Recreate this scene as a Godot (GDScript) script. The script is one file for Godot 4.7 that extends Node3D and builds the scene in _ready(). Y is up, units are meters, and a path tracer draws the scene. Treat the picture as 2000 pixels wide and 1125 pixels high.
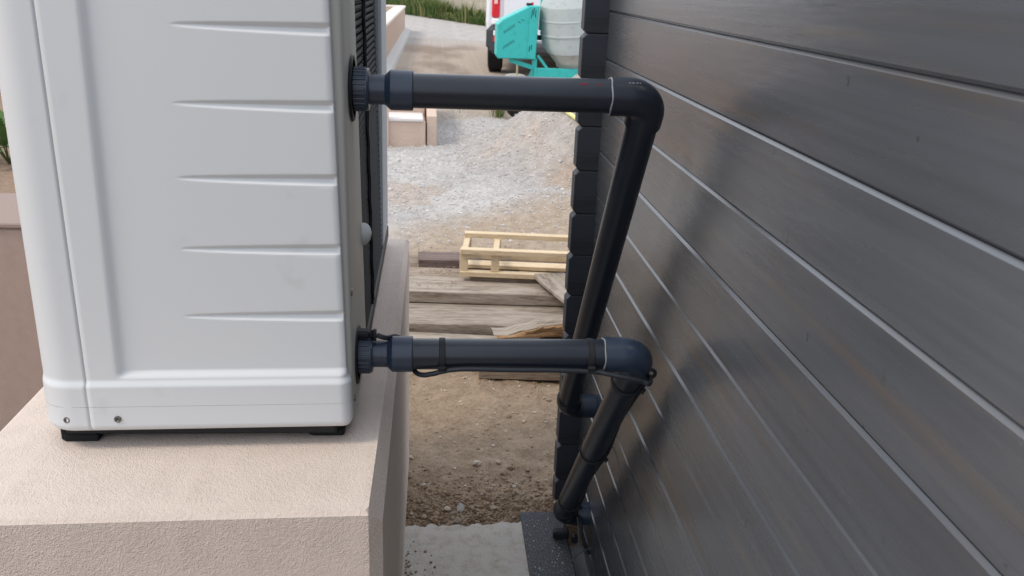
extends Node3D
# A pool heat pump on a rendered plinth, plumbed with PVC pipes beside a dark timber cabin wall.

var rng := RandomNumberGenerator.new()
var M := {}
var used := {}

# ---------------------------------------------------------------- mesh builder
class MB:
	var p := PackedVector3Array()
	var n := PackedVector3Array()
	var c := PackedColorArray()
	var ix := PackedInt32Array()
	var tint := Color.WHITE

	func v(a: Vector3, b: Vector3) -> int:
		p.append(a)
		n.append(b)
		c.append(tint)
		return p.size() - 1

	func face(pts: Array, out: Vector3) -> void:      # flat convex polygon, out = roughly outward
		var nn := Vector3.ZERO
		for k in pts.size():
			var a: Vector3 = pts[k]
			var b: Vector3 = pts[(k + 1) % pts.size()]
			nn += a.cross(b)
		nn = nn.normalized()
		if nn.dot(out) < 0:
			pts = pts.duplicate()
			pts.reverse()
			nn = -nn
		var s := p.size()
		for q in pts:
			v(q, nn)
		for k in range(1, pts.size() - 1):
			ix.append_array(PackedInt32Array([s, s + k + 1, s + k]))

	func cbox(t: Transform3D, s: Vector3, b := 0.002) -> void:   # box with chamfered edges
		var h := s * 0.5
		b = minf(b, minf(h.x, minf(h.y, h.z)) * 0.9)
		for i in 3:
			var u := (i + 1) % 3
			var w := (i + 2) % 3
			for si in [-1.0, 1.0]:
				var q := []
				for k in [[-1, -1], [1, -1], [1, 1], [-1, 1]]:
					var a := Vector3.ZERO
					a[i] = si * h[i]
					a[u] = k[0] * (h[u] - b)
					a[w] = k[1] * (h[w] - b)
					q.append(t * a)
				var o := Vector3.ZERO
				o[i] = si
				face(q, t.basis * o)
				for sj in [-1.0, 1.0]:
					var e := []
					for k in [[0, -1], [0, 1], [1, 1], [1, -1]]:
						var a := Vector3.ZERO
						a[i] = si * (h[i] if k[0] == 0 else h[i] - b)
						a[u] = sj * (h[u] - b if k[0] == 0 else h[u])
						a[w] = k[1] * (h[w] - b)
						e.append(t * a)
					var oo := Vector3.ZERO
					oo[i] = si
					oo[u] = sj
					face(e, t.basis * oo)
		for x in [-1.0, 1.0]:
			for y in [-1.0, 1.0]:
				for z in [-1.0, 1.0]:
					face([t * Vector3(x * h.x, y * (h.y - b), z * (h.z - b)), t * Vector3(x * (h.x - b), y * h.y, z * (h.z - b)), t * Vector3(x * (h.x - b), y * (h.y - b), z * h.z)], t.basis * Vector3(x, y, z))

	func box(c0: Vector3, s: Vector3, b := 0.002, rot := Vector3.ZERO) -> void:
		cbox(Transform3D(Basis.from_euler(rot), c0), s, b)

	func bar(a: Vector3, b: Vector3, w: float, h: float, bev := 0.002, up := Vector3.UP) -> void:
		var z := (b - a).normalized()
		if absf(z.dot(up)) > 0.98:
			up = Vector3.RIGHT
		var x := up.cross(z).normalized()
		cbox(Transform3D(Basis(x, z.cross(x), z), (a + b) * 0.5), Vector3(w, h, a.distance_to(b)), bev)

	# rings along a path; hard: crisp profile steps, otherwise smooth
	func tube(pts: Array, rad: Array, seg := 24, hard := false, cap0 := true, cap1 := true) -> void:
		var m := pts.size()
		var tan := []
		for k in m:
			var d := Vector3.ZERO
			if k > 0 and pts[k].distance_to(pts[k - 1]) > 1e-6:
				d += (pts[k] - pts[k - 1]).normalized()
			if k < m - 1 and pts[k].distance_to(pts[k + 1]) > 1e-6:
				d += (pts[k + 1] - pts[k]).normalized()
			if d.length() < 1e-6:
				d = tan[-1] if k > 0 else (pts[m - 1] - pts[0])
			tan.append(d.normalized())
		var ref := Vector3.UP if absf(tan[0].y) < 0.9 else Vector3.RIGHT
		var rings := []
		var dirs := []
		for k in m:
			var a: Vector3 = (ref - tan[k] * ref.dot(tan[k])).normalized()
			ref = a
			var b: Vector3 = tan[k].cross(a)
			var ring := []
			var dr := []
			for s in seg + 1:
				var an := TAU * s / seg
				var d := a * cos(an) + b * sin(an)
				dr.append(d)
				ring.append(pts[k] + d * rad[k])
			rings.append(ring)
			dirs.append(dr)
		if hard:
			for k in m - 1:
				var along: float = (pts[k + 1] - pts[k]).dot(tan[k])
				var rise: float = rad[k + 1] - rad[k]
				if absf(along) < 1e-7 and absf(rise) < 1e-7:
					continue
				var s0 := p.size()
				for s in seg + 1:
					var nn: Vector3 = (dirs[k][s] * along - tan[k] * rise).normalized()
					v(rings[k][s], nn)
					v(rings[k + 1][s], nn)
				for s in seg:
					var q := s0 + s * 2
					ix.append_array(PackedInt32Array([q, q + 1, q + 3, q, q + 3, q + 2]))
		else:
			var s0 := p.size()
			for k in m:
				for s in seg + 1:
					v(rings[k][s], dirs[k][s])
			for k in m - 1:
				for s in seg:
					var q := s0 + k * (seg + 1) + s
					var r := q + seg + 1
					ix.append_array(PackedInt32Array([q, r, r + 1, q, r + 1, q + 1]))
		if cap0 and rad[0] > 1e-5:
			face(rings[0].slice(0, seg), -tan[0])
		if cap1 and rad[m - 1] > 1e-5:
			face(rings[m - 1].slice(0, seg), tan[m - 1])

	# smooth sheet from rows of points; out = rough outward direction
	func sheet(rows: Array, out: Vector3, cols: Array = []) -> void:
		var a := rows.size()
		var b: int = rows[0].size()
		var s0 := p.size()
		var sgn := 1.0
		var q0: Vector3 = (rows[mini(a - 1, a / 2 + 1)][b / 2] - rows[a / 2 - (1 if a / 2 > 0 and a / 2 + 1 >= a else 0)][b / 2]).cross(rows[a / 2][mini(b - 1, b / 2 + 1)] - rows[a / 2][b / 2 - (1 if b / 2 + 1 >= b else 0)])
		if q0.dot(out) < 0:
			sgn = -1.0
		for i in a:
			for j in b:
				var di: Vector3 = rows[mini(i + 1, a - 1)][j] - rows[maxi(i - 1, 0)][j]
				var dj: Vector3 = rows[i][mini(j + 1, b - 1)] - rows[i][maxi(j - 1, 0)]
				if cols.size():
					tint = cols[i][j]
				v(rows[i][j], (di.cross(dj) * sgn).normalized())
		tint = Color.WHITE
		for i in a - 1:
			for j in b - 1:
				var q := s0 + i * b + j
				if sgn > 0:
					ix.append_array(PackedInt32Array([q, q + b + 1, q + b, q, q + 1, q + b + 1]))
				else:
					ix.append_array(PackedInt32Array([q, q + b, q + b + 1, q, q + b + 1, q + 1]))

	# polygon (in plane axes u, w) pushed along d
	func prism(poly: Array, d: Vector3) -> void:
		var top := []
		var mid := Vector3.ZERO
		for q in poly:
			top.append(q + d)
			mid += q
		mid = mid / poly.size() + d * 0.5
		face(poly, -d)
		face(top, d)
		for k in poly.size():
			var j := (k + 1) % poly.size()
			var e: Vector3 = (poly[j] - poly[k]).cross(d)
			var cen: Vector3 = (poly[k] + poly[j] + d) * 0.5
			if e.dot(cen - mid) < 0:
				e = -e
			face([poly[k], poly[j], top[j], top[k]], e)

	func mesh() -> ArrayMesh:
		var arr := []
		arr.resize(Mesh.ARRAY_MAX)
		arr[Mesh.ARRAY_VERTEX] = p
		arr[Mesh.ARRAY_NORMAL] = n
		arr[Mesh.ARRAY_COLOR] = c
		arr[Mesh.ARRAY_INDEX] = ix
		var am := ArrayMesh.new()
		am.add_surface_from_arrays(Mesh.PRIMITIVE_TRIANGLES, arr)
		return am

# ---------------------------------------------------------------- naming helpers
func numbered(called: String) -> String:
	if not used.has(called):
		used[called] = 0
		return called
	used[called] += 1
	return "%s_%03d" % [called, used[called]]

func tag(o: Node, label: String, category := "", group := "", kind := "") -> Node:
	if label:
		o.set_meta("label", label)
	if category:
		o.set_meta("category", category)
	if group:
		o.set_meta("group", group)
	if kind:
		o.set_meta("kind", kind)
	return o

func thing(called: String, label: String, category: String, at := Vector3.ZERO, turn := 0.0, group := "") -> Node3D:
	var o := Node3D.new()
	o.name = numbered(called)
	add_child(o, true)
	o.position = at
	o.rotation.y = turn
	tag(o, label, category, group)
	return o

func put(mesh: Mesh, called: String, m: Material, parent: Node = null, at := Vector3.ZERO) -> MeshInstance3D:
	var o := MeshInstance3D.new()
	o.mesh = mesh
	o.material_override = m
	o.position = at
	if parent == null:
		o.name = numbered(called)
		add_child(o, true)
	else:
		var k := 0
		var nm := called
		while parent.has_node(nm):
			k += 1
			nm = "%s_%03d" % [called, k]
		o.name = nm
		parent.add_child(o, true)
	return o

func stuff(o: Node) -> Node:
	o.set_meta("kind", "stuff")
	return o

# ---------------------------------------------------------------- textures
func noise_bytes(size: int, sd: int, freq: float, oct: int, type := FastNoiseLite.TYPE_SIMPLEX_SMOOTH, gain := 0.5) -> PackedByteArray:
	var f := FastNoiseLite.new()
	f.seed = sd
	f.frequency = freq
	f.noise_type = type
	f.fractal_octaves = oct
	f.fractal_gain = gain
	if type == FastNoiseLite.TYPE_CELLULAR:
		f.cellular_return_type = FastNoiseLite.RETURN_DISTANCE
	var im := f.get_seamless_image(size, size, false, false, 0.15, true)
	im.convert(Image.FORMAT_L8)
	return im.get_data()

func mix_bytes(list: Array) -> PackedByteArray:      # [[bytes, weight], ...]
	var out := PackedByteArray()
	var m: int = list[0][0].size()
	out.resize(m)
	for k in m:
		var s := 0.0
		for q in list:
			s += q[0][k] * q[1]
		out[k] = clampi(int(s), 0, 255)
	return out

func ramp_tex(b: PackedByteArray, size: int, stops: Array) -> ImageTexture:     # stops: [[0..1, Color srgb], ...]
	var g := Gradient.new()
	var off := PackedFloat32Array()
	var col := PackedColorArray()
	for s in stops:
		off.append(s[0])
		col.append(s[1])
	g.offsets = off
	g.colors = col
	var lut := PackedByteArray()
	for k in 256:
		var q := g.sample(k / 255.0)
		lut.append_array(PackedByteArray([int(q.r * 255), int(q.g * 255), int(q.b * 255)]))
	var out := PackedByteArray()
	out.resize(b.size() * 3)
	for k in b.size():
		var j := b[k] * 3
		out[k * 3] = lut[j]
		out[k * 3 + 1] = lut[j + 1]
		out[k * 3 + 2] = lut[j + 2]
	var im := Image.create_from_data(size, size, false, Image.FORMAT_RGB8, out)
	return ImageTexture.create_from_image(im)

func normal_tex(b: PackedByteArray, size: int, strength: float) -> ImageTexture:
	var im := Image.create_from_data(size, size, false, Image.FORMAT_L8, b)
	im.convert(Image.FORMAT_RGBA8)
	im.bump_map_to_normal_map(strength)
	return ImageTexture.create_from_image(im)

func grey_tex(b: PackedByteArray, size: int) -> ImageTexture:
	return ImageTexture.create_from_image(Image.create_from_data(size, size, false, Image.FORMAT_L8, b))

func lin(r: float, g: float, b: float) -> Color:
	return Color(r, g, b).linear_to_srgb()

func mat(col: Color, rough := 0.8, spec := 0.5, metal := 0.0) -> StandardMaterial3D:
	var m := StandardMaterial3D.new()
	m.albedo_color = col
	m.roughness = rough
	m.metallic_specular = spec
	m.metallic = metal
	return m

func tri(m: StandardMaterial3D, scale: Vector3, world := true) -> StandardMaterial3D:
	m.uv1_triplanar = true
	m.uv1_world_triplanar = world
	m.uv1_scale = scale
	m.uv1_triplanar_sharpness = 6.0
	return m

func bump(m: StandardMaterial3D, t: Texture2D, k := 1.0) -> StandardMaterial3D:
	m.normal_enabled = true
	m.normal_texture = t
	m.normal_scale = k
	return m

func make_materials() -> void:
	var W := Color.WHITE
	var n_fine := noise_bytes(512, 3, 0.05, 4)
	var n_mid := noise_bytes(512, 5, 0.012, 5)
	var n_cell := noise_bytes(512, 7, 0.06, 2, FastNoiseLite.TYPE_CELLULAR)
	var n_big := noise_bytes(512, 9, 0.006, 3)
	var n_grit := noise_bytes(512, 11, 0.16, 3)
	# tan render (sprayed stucco)
	var stucco := mix_bytes([[n_fine, 0.45], [n_grit, 0.55]])
	var t_stucco_n := normal_tex(stucco, 512, 5.0)
	var t_stucco := ramp_tex(mix_bytes([[n_mid, 0.25], [n_grit, 0.55], [n_big, 0.2]]), 512, [[0.0, Color(0.88, 0.875, 0.87)], [0.5, Color(0.96, 0.958, 0.955)], [1.0, W]])
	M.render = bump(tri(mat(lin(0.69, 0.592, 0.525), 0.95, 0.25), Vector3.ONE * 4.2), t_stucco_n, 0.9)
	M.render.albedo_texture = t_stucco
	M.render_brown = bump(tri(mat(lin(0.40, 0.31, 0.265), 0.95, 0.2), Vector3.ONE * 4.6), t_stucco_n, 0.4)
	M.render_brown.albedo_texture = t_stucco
	M.far_render = bump(tri(mat(lin(0.64, 0.50, 0.41), 0.95, 0.2), Vector3.ONE * 1.0), t_stucco_n, 0.5)
	M.far_render.albedo_texture = t_stucco
	M.low_cap = bump(tri(mat(lin(0.30, 0.235, 0.205), 0.9, 0.2), Vector3.ONE * 3), t_stucco_n, 0.4)
	M.coping = bump(tri(mat(lin(0.72, 0.64, 0.57), 0.9, 0.2), Vector3.ONE * 1.5), t_stucco_n, 0.4)
	M.tread = bump(tri(mat(lin(0.66, 0.63, 0.60), 0.9, 0.2), Vector3.ONE * 1.5), t_stucco_n, 0.4)
	# white moulded plastic
	var smudge := mix_bytes([[n_mid, 0.55], [n_big, 0.45]])
	var t_smudge := ramp_tex(smudge, 512, [[0.0, Color(0.94, 0.94, 0.93)], [0.18, Color(0.985, 0.985, 0.98)], [0.25, W], [1.0, W]])
	var t_orange := normal_tex(n_grit, 512, 0.8)
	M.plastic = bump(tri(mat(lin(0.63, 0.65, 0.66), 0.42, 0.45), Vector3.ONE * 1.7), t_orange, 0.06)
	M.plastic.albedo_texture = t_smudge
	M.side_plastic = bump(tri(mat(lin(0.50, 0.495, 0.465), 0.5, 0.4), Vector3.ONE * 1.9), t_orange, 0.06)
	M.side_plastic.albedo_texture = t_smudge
	M.post = mat(lin(0.36, 0.40, 0.44), 0.5, 0.4)
	M.black = mat(lin(0.012, 0.013, 0.016), 0.55, 0.4)
	M.coil = mat(lin(0.014, 0.015, 0.019), 0.7, 0.25)
	M.rubber = mat(lin(0.016, 0.016, 0.017), 0.85, 0.3)
	M.screw = mat(lin(0.16, 0.155, 0.15), 0.4, 0.5, 0.6)
	M.knob = mat(lin(0.6, 0.62, 0.62), 0.4, 0.5)
	# PVC
	var t_pvc := ramp_tex(mix_bytes([[n_mid, 0.6], [n_fine, 0.4]]), 512, [[0.0, Color(0.82, 0.84, 0.88)], [0.6, Color(0.95, 0.95, 0.96)], [1.0, W]])
	M.pvc_grey = bump(tri(mat(lin(0.026, 0.043, 0.072), 0.34, 0.5), Vector3.ONE * 5), t_orange, 0.15)
	M.pvc_grey.albedo_texture = t_pvc
	M.pvc_dark = bump(tri(mat(lin(0.011, 0.017, 0.028), 0.32, 0.5), Vector3.ONE * 5), t_orange, 0.15)
	M.pvc_dark.albedo_texture = t_pvc
	M.glue = mat(lin(0.22, 0.24, 0.27), 0.4, 0.5)
	M.red_print = mat(lin(0.14, 0.015, 0.03), 0.6, 0.3)
	M.pale_print = mat(lin(0.12, 0.13, 0.15), 0.6, 0.3)
	M.cable = mat(lin(0.016, 0.020, 0.026), 0.45, 0.45)
	M.wire = mat(lin(0.10, 0.11, 0.12), 0.5, 0.5)
	# stained timber of the cabin: six variants of one pair of textures, each shifted along the board
	var t_board := board_texture()
	var t_wall := ramp_tex(mix_bytes([[n_mid, 0.55], [n_fine, 0.25], [n_big, 0.2]]), 512, [[0.0, Color(0.72, 0.66, 0.61)], [0.35, Color(0.88, 0.855, 0.83)], [0.5, Color(0.95, 0.95, 0.95)], [1.0, W]])
	var t_grain_n := normal_tex(mix_bytes([[n_fine, 0.7], [n_mid, 0.3]]), 512, 1.6)
	var t_rough := ramp_tex(mix_bytes([[n_mid, 0.5], [n_big, 0.3], [n_fine, 0.2]]), 512, [[0.0, Color(0.50, 0.50, 0.50)], [1.0, Color(0.64, 0.64, 0.64)]])
	M.boards = []
	for k in 6:
		var m := bump(tri(mat(lin(0.092 + 0.006 * ((k * 2) % 3), 0.100 + 0.0063 * ((k * 2) % 3), 0.114 + 0.0066 * ((k * 2) % 3)), 0.48, 1.0), Vector3(3.6, 3.6, 0.16), false), t_grain_n, 0.12)
		m.albedo_texture = t_board
		m.roughness_texture = t_rough
		m.roughness_texture_channel = BaseMaterial3D.TEXTURE_CHANNEL_RED
		m.uv1_offset = Vector3(0.0, 0.095 * k, 0.055 * ((k * 3) % 6))
		M.boards.append(m)
	M.cross_board = bump(tri(mat(lin(0.040, 0.047, 0.062), 0.55, 0.4), Vector3(0.3, 3.2, 3.2), false), t_grain_n, 0.2)
	M.cross_board.albedo_texture = t_wall
	M.pale_concrete = bump(tri(mat(lin(0.52, 0.51, 0.49), 0.9, 0.2), Vector3.ONE * 1.2), t_stucco_n, 0.6)
	M.footing = bump(tri(mat(lin(0.26, 0.27, 0.27), 0.9, 0.2), Vector3.ONE * 3), t_stucco_n, 0.5)
	M.footing.albedo_texture = t_stucco
	# ground
	var t_earth := ramp_tex(mix_bytes([[n_grit, 0.4], [n_fine, 0.3], [n_mid, 0.3]]), 512, [[0.0, Color(0.62, 0.60, 0.58)], [0.45, Color(0.88, 0.87, 0.86)], [0.75, W], [1.0, W]])
	var t_earth_n := normal_tex(mix_bytes([[n_cell, 0.35], [n_grit, 0.35], [n_fine, 0.3]]), 512, 6.0)
	M.ground = bump(tri(mat(W, 0.97, 0.2), Vector3.ONE * 1.8), t_earth_n, 1.0)
	M.ground.albedo_texture = t_earth
	M.ground.vertex_color_use_as_albedo = true
	M.road = bump(tri(mat(lin(0.52, 0.50, 0.48), 0.95, 0.2), Vector3.ONE * 0.5), t_earth_n, 0.6)
	M.road.albedo_texture = t_earth
	var t_conc := ramp_tex(mix_bytes([[n_mid, 0.55], [n_fine, 0.25], [n_big, 0.2]]), 512, [[0.0, Color(0.80, 0.77, 0.735)], [0.3, Color(0.91, 0.885, 0.86)], [0.5, Color(0.965, 0.955, 0.945)], [1.0, W]])
	M.concrete = bump(tri(mat(lin(0.56, 0.535, 0.49), 0.9, 0.25), Vector3.ONE * 4.2), t_stucco_n, 0.8)
	M.concrete.albedo_texture = t_conc
	var t_bit := ramp_tex(n_grit, 512, [[0.0, Color(0.28, 0.29, 0.31)], [0.6, Color(0.38, 0.395, 0.42)], [0.74, Color(0.6, 0.6, 0.6)], [0.86, Color(0.98, 0.96, 0.9)], [1.0, W]])
	M.bitumen = bump(tri(mat(lin(0.62, 0.62, 0.62), 0.75, 0.4), Vector3.ONE * 3.2), t_earth_n, 0.7)
	M.bitumen.albedo_texture = t_bit
	M.stone = bump(tri(mat(W, 0.9, 0.25), Vector3.ONE * 6), t_stucco_n, 0.8)
	M.stone.vertex_color_use_as_albedo = true
	M.boundary = bump(tri(mat(lin(0.62, 0.57, 0.47), 0.95, 0.2), Vector3.ONE * 0.6), t_earth_n, 0.8)
	M.boundary.albedo_texture = t_earth
	# timber offcuts
	var t_old := ramp_tex(mix_bytes([[n_mid, 0.5], [n_fine, 0.5]]), 512, [[0.0, Color(0.55, 0.50, 0.46)], [0.4, Color(0.83, 0.80, 0.77)], [0.6, Color(0.94, 0.92, 0.90)], [1.0, W]])
	M.old_wood = []
	for k in 4:
		var m := bump(tri(mat([lin(0.37, 0.315, 0.265), lin(0.40, 0.36, 0.315), lin(0.30, 0.255, 0.215), lin(0.44, 0.40, 0.35)][k], 0.9, 0.2), Vector3(0.6, 5.0, 5.0), false), t_grain_n, 0.45)
		m.albedo_texture = t_old
		m.uv1_offset = Vector3(0.3 * k, 0.21 * k, 0.17 * k)
		M.old_wood.append(m)
	M.dark_wood = bump(tri(mat(lin(0.22, 0.175, 0.165), 0.85, 0.3), Vector3(0.8, 6, 6), false), t_grain_n, 0.8)
	M.dark_wood.albedo_texture = t_old
	M.pine = bump(tri(mat(lin(0.72, 0.60, 0.44), 0.8, 0.3), Vector3(0.8, 5, 5), false), t_grain_n, 0.4)
	M.pine.albedo_texture = t_wall_light(n_mid, n_fine)
	M.raw_wood = bump(tri(mat(lin(0.44, 0.29, 0.17), 0.9, 0.2), Vector3(0.8, 5, 5), false), t_grain_n, 0.8)
	M.raw_wood.albedo_texture = t_old
	M.hose = mat(lin(0.72, 0.66, 0.28), 0.6, 0.4)
	# mixer and van
	var t_scuff := ramp_tex(mix_bytes([[n_mid, 0.6], [n_fine, 0.4]]), 512, [[0.0, Color(0.80, 0.83, 0.82)], [0.3, Color(0.95, 0.965, 0.965)], [0.42, W], [1.0, W]])
	M.teal = tri(mat(lin(0.035, 0.46, 0.425), 0.45, 0.5), Vector3.ONE * 1.3)
	M.teal.albedo_texture = t_scuff
	M.drum = bump(tri(mat(lin(0.45, 0.49, 0.48), 0.6, 0.4), Vector3.ONE * 1.5), t_stucco_n, 0.15)
	M.drum.albedo_texture = t_scuff
	M.drum_dirty = bump(tri(mat(lin(0.40, 0.40, 0.37), 0.85, 0.25), Vector3.ONE * 1.5), t_stucco_n, 0.5)
	M.drum_dirty.albedo_texture = t_conc
	M.van_white = mat(lin(0.74, 0.76, 0.80), 0.3, 0.5)
	M.van_white.clearcoat_enabled = true
	M.van_white.clearcoat = 0.4
	M.bumper = mat(lin(0.045, 0.048, 0.055), 0.6, 0.4)
	M.red_lens = mat(lin(0.62, 0.015, 0.03), 0.2, 0.5)
	M.clear_lens = mat(lin(0.80, 0.55, 0.50), 0.2, 0.5)
	M.white_lens = mat(lin(0.85, 0.86, 0.88), 0.2, 0.5)
	M.glass = mat(lin(0.02, 0.025, 0.03), 0.08, 0.6)
	M.rim = mat(lin(0.4, 0.41, 0.42), 0.4, 0.5, 0.6)
	# plants
	M.grass = mat(W, 0.7, 0.3)
	M.grass.vertex_color_use_as_albedo = true
	M.grass.backlight_enabled = true
	M.grass.backlight = Color(0.35, 0.4, 0.2)

func board_texture() -> ImageTexture:
	# brushed stain: long faint streaks, rubbed brown patches, small dark nicks, a few pale specks
	var w := 2048
	var h := 256
	var a := FastNoiseLite.new()
	a.seed = 61
	a.frequency = 0.02
	a.fractal_octaves = 3
	var c := FastNoiseLite.new()
	c.seed = 62
	c.frequency = 0.011
	c.fractal_octaves = 4
	var out := PackedByteArray()
	out.resize(w * h * 3)
	for y in h:
		for x in w:
			var s := a.get_noise_2d(x * 0.10, y * 3.2)
			var b := c.get_noise_2d(x * 0.5, y * 1.1)
			var br := clampf(c.get_noise_2d(x * 0.35 + 900.0, y * 1.6 + 400.0) * 2.6 - 0.55, 0.0, 1.0)
			var v := 0.90 + 0.055 * s + 0.07 * b
			var k := (y * w + x) * 3
			out[k] = clampi(int(255.0 * (v + 0.07 * br)), 0, 255)
			out[k + 1] = clampi(int(255.0 * (v - 0.005 * br)), 0, 255)
			out[k + 2] = clampi(int(255.0 * (v - 0.075 * br)), 0, 255)
	var r := RandomNumberGenerator.new()
	r.seed = 63
	for n in 80:
		var x := r.randi_range(4, w - 8)
		var y := r.randi_range(4, h - 24)
		var dark := r.randf() < 0.72
		var tall := r.randi_range(3, 16) if dark else r.randi_range(1, 2)
		var f := r.randf_range(0.74, 0.9) if dark else r.randf_range(1.08, 1.3)
		for j in tall:
			var xx := x + (r.randi() % 2 if j % 3 == 0 else 0)
			for ch in 3:
				var k := ((y + j) * w + xx) * 3 + ch
				out[k] = clampi(int(out[k] * f), 0, 255)
	return ImageTexture.create_from_image(Image.create_from_data(w, h, false, Image.FORMAT_RGB8, out))

func t_wall_light(a: PackedByteArray, b: PackedByteArray) -> ImageTexture:
	return ramp_tex(mix_bytes([[a, 0.4], [b, 0.6]]), 512, [[0.0, Color(0.78, 0.72, 0.62)], [0.45, Color(0.94, 0.92, 0.88)], [1.0, Color.WHITE]])

# ---------------------------------------------------------------- ground height
var fa := FastNoiseLite.new()
var fb := FastNoiseLite.new()

func sstep(a: float, b: float, x: float) -> float:
	var t := clampf((x - a) / (b - a), 0.0, 1.0)
	return t * t * (3 - 2 * t)

func ground_y(x: float, z: float) -> float:
	var near := 1.0 - sstep(-9.0, -5.0, -z) if false else sstep(-7.0, -4.5, z)
	var h := fa.get_noise_2d(x * 90, z * 90) * 0.011 + fb.get_noise_2d(x * 260, z * 260) * 0.0055
	h += fa.get_noise_2d(x * 22 + 40, z * 22) * 0.014 + fa.get_noise_2d(x * 12 + 90, z * 12) * 0.09 * sstep(-4.6, -5.6, z) * sstep(-10.5, -9.0, z)
	# crumbled edge where the dirt meets the concrete
	h += sstep(-2.4, -2.0, z) * (fb.get_noise_2d(x * 330, z * 330) * 0.009 - 0.012)
	if z > -1.99:
		h = -0.14
	return h * (0.35 + 0.65 * near) - 0.004

func build_ground() -> void:
	fa.seed = 21
	fa.frequency = 0.05
	fa.fractal_octaves = 4
	fb.seed = 33
	fb.frequency = 0.05
	fb.fractal_octaves = 3
	var xs := []
	for q in [-90.0, -50.0, -30.0, -20.0, -14.0, -10.0, -8.0, -6.5, -5.5, -4.6, -3.8, -3.2, -2.7, -2.3, -2.0, -1.7, -1.45, -1.25, -1.1, -0.98, -0.88, -0.8, -0.72, -0.64, -0.56, -0.48, -0.4, -0.32, -0.25, -0.19]:
		xs.append(q)
	var x := -0.14
	while x < 0.62:
		xs.append(x)
		x += 0.0085
	for q in [0.66, 0.72, 0.8, 0.9, 1.0, 1.12, 1.26, 1.4, 1.6, 1.8, 2.1, 2.5, 3.0, 3.7, 4.5, 6.0, 8.0, 11.0, 15.0, 20.0, 30.0, 50.0, 90.0]:
		xs.append(q)
	var zs := []
	for q in [12.0, 8.0, 5.0, 3.0, 2.0, 1.0, 0.0, -0.8, -1.4, -1.8, -1.95]:
		zs.append(q)
	var z := -1.99
	while z > -4.4:
		zs.append(z)
		z -= 0.0085
	var st := 0.012
	while z > -26:
		zs.append(z)
		z -= st
		st = minf(st * 1.02, 0.5)
	for q in [-27.0, -28.0, -30.0, -33.0, -37.0, -42.0, -50.0, -65.0, -90.0]:
		zs.append(q)
	var rows := []
	var cols := []
	for zz in zs:
		var r := []
		var cr := []
		for xx in xs:
			r.append(Vector3(xx, ground_y(xx, zz), zz))
			# what the ground is made of: brown earth near, grey gravel from five metres, brown drive further off
			var wob: float = fa.get_noise_2d(xx * 10, zz * 10) * 0.5
			var wob2: float = fb.get_noise_2d(xx * 26, zz * 26)
			var g := sstep(4.55, 5.3, -zz + wob * 0.8 - (xx - 0.1) * 0.9) * (1.0 - sstep(9.0, 9.9, -zz + wob * 2.0))
			var earth := Color(0.355, 0.272, 0.195)
			earth = earth.lerp(Color(0.27, 0.195, 0.13), clampf(wob2 * 1.3 + 0.15, 0, 1) * 0.6)
			earth = earth.lerp(Color(0.22, 0.155, 0.10), sstep(-2.20, -2.05, zz + wob * 0.12) * 0.5)
			var drive := Color(0.52, 0.445, 0.375).lerp(Color(0.34, 0.275, 0.225), clampf(fa.get_noise_2d(xx * 14, zz * 5) * 2.2 + 0.25, 0, 1))
			var far := sstep(8.5, 10.0, -zz)
			var base: Color = earth.lerp(drive, far)
			var pale := sstep(3.9, 4.6, -zz) * (1 - far)
			base = base.lerp(Color(0.47, 0.385, 0.30), pale * 0.8)
			base = base.lerp(Color(0.50, 0.47, 0.44), sstep(18.5, 21.0, -zz + wob * 3))
			base = base.lerp(Color(0.33, 0.24, 0.18), sstep(-0.9, -1.5, xx) * (1.0 - sstep(20.0, 24.0, -zz)))
			g *= 1.0 - sstep(-0.9, -1.5, xx)
			cr.append(base.lerp(Color(0.56, 0.545, 0.525).lerp(Color(0.46, 0.445, 0.43), clampf(wob2 + 0.3, 0, 1)), g))
		rows.append(r)
		cols.append(cr)
	var b := MB.new()
	b.sheet(rows, Vector3.UP, cols)
	tag(put(b.mesh(), "ground", M.ground), "bare brown earth turning to pale grey gravel and a dirt drive further back", "ground", "", "structure")

func stone_mesh(sd: int, flat := 0.7) -> ArrayMesh:
	rng.seed = sd
	var b := MB.new()
	var rows := []
	var amp := []
	for k in 60:
		amp.append(rng.randf_range(0.75, 1.15))
	for i in 6:
		var r := []
		for j in 9:
			var la := PI * i / 5.0
			var lo := TAU * (j % 8) / 8.0
			var a: float = amp[i * 8 + j % 8] if i > 0 and i < 5 else amp[i]
			r.append(Vector3(sin(la) * cos(lo), cos(la) * flat, sin(la) * sin(lo)) * a)
		rows.append(r)
	for i in 5:
		for j in 8:
			var q := [rows[i][j], rows[i][j + 1], rows[i + 1][j + 1], rows[i + 1][j]]
			var mid: Vector3 = (q[0] + q[1] + q[2] + q[3]) * 0.25
			b.face([q[0], q[2], q[3]], mid)
			b.face([q[0], q[1], q[2]], mid)
	return b.mesh()

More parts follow.
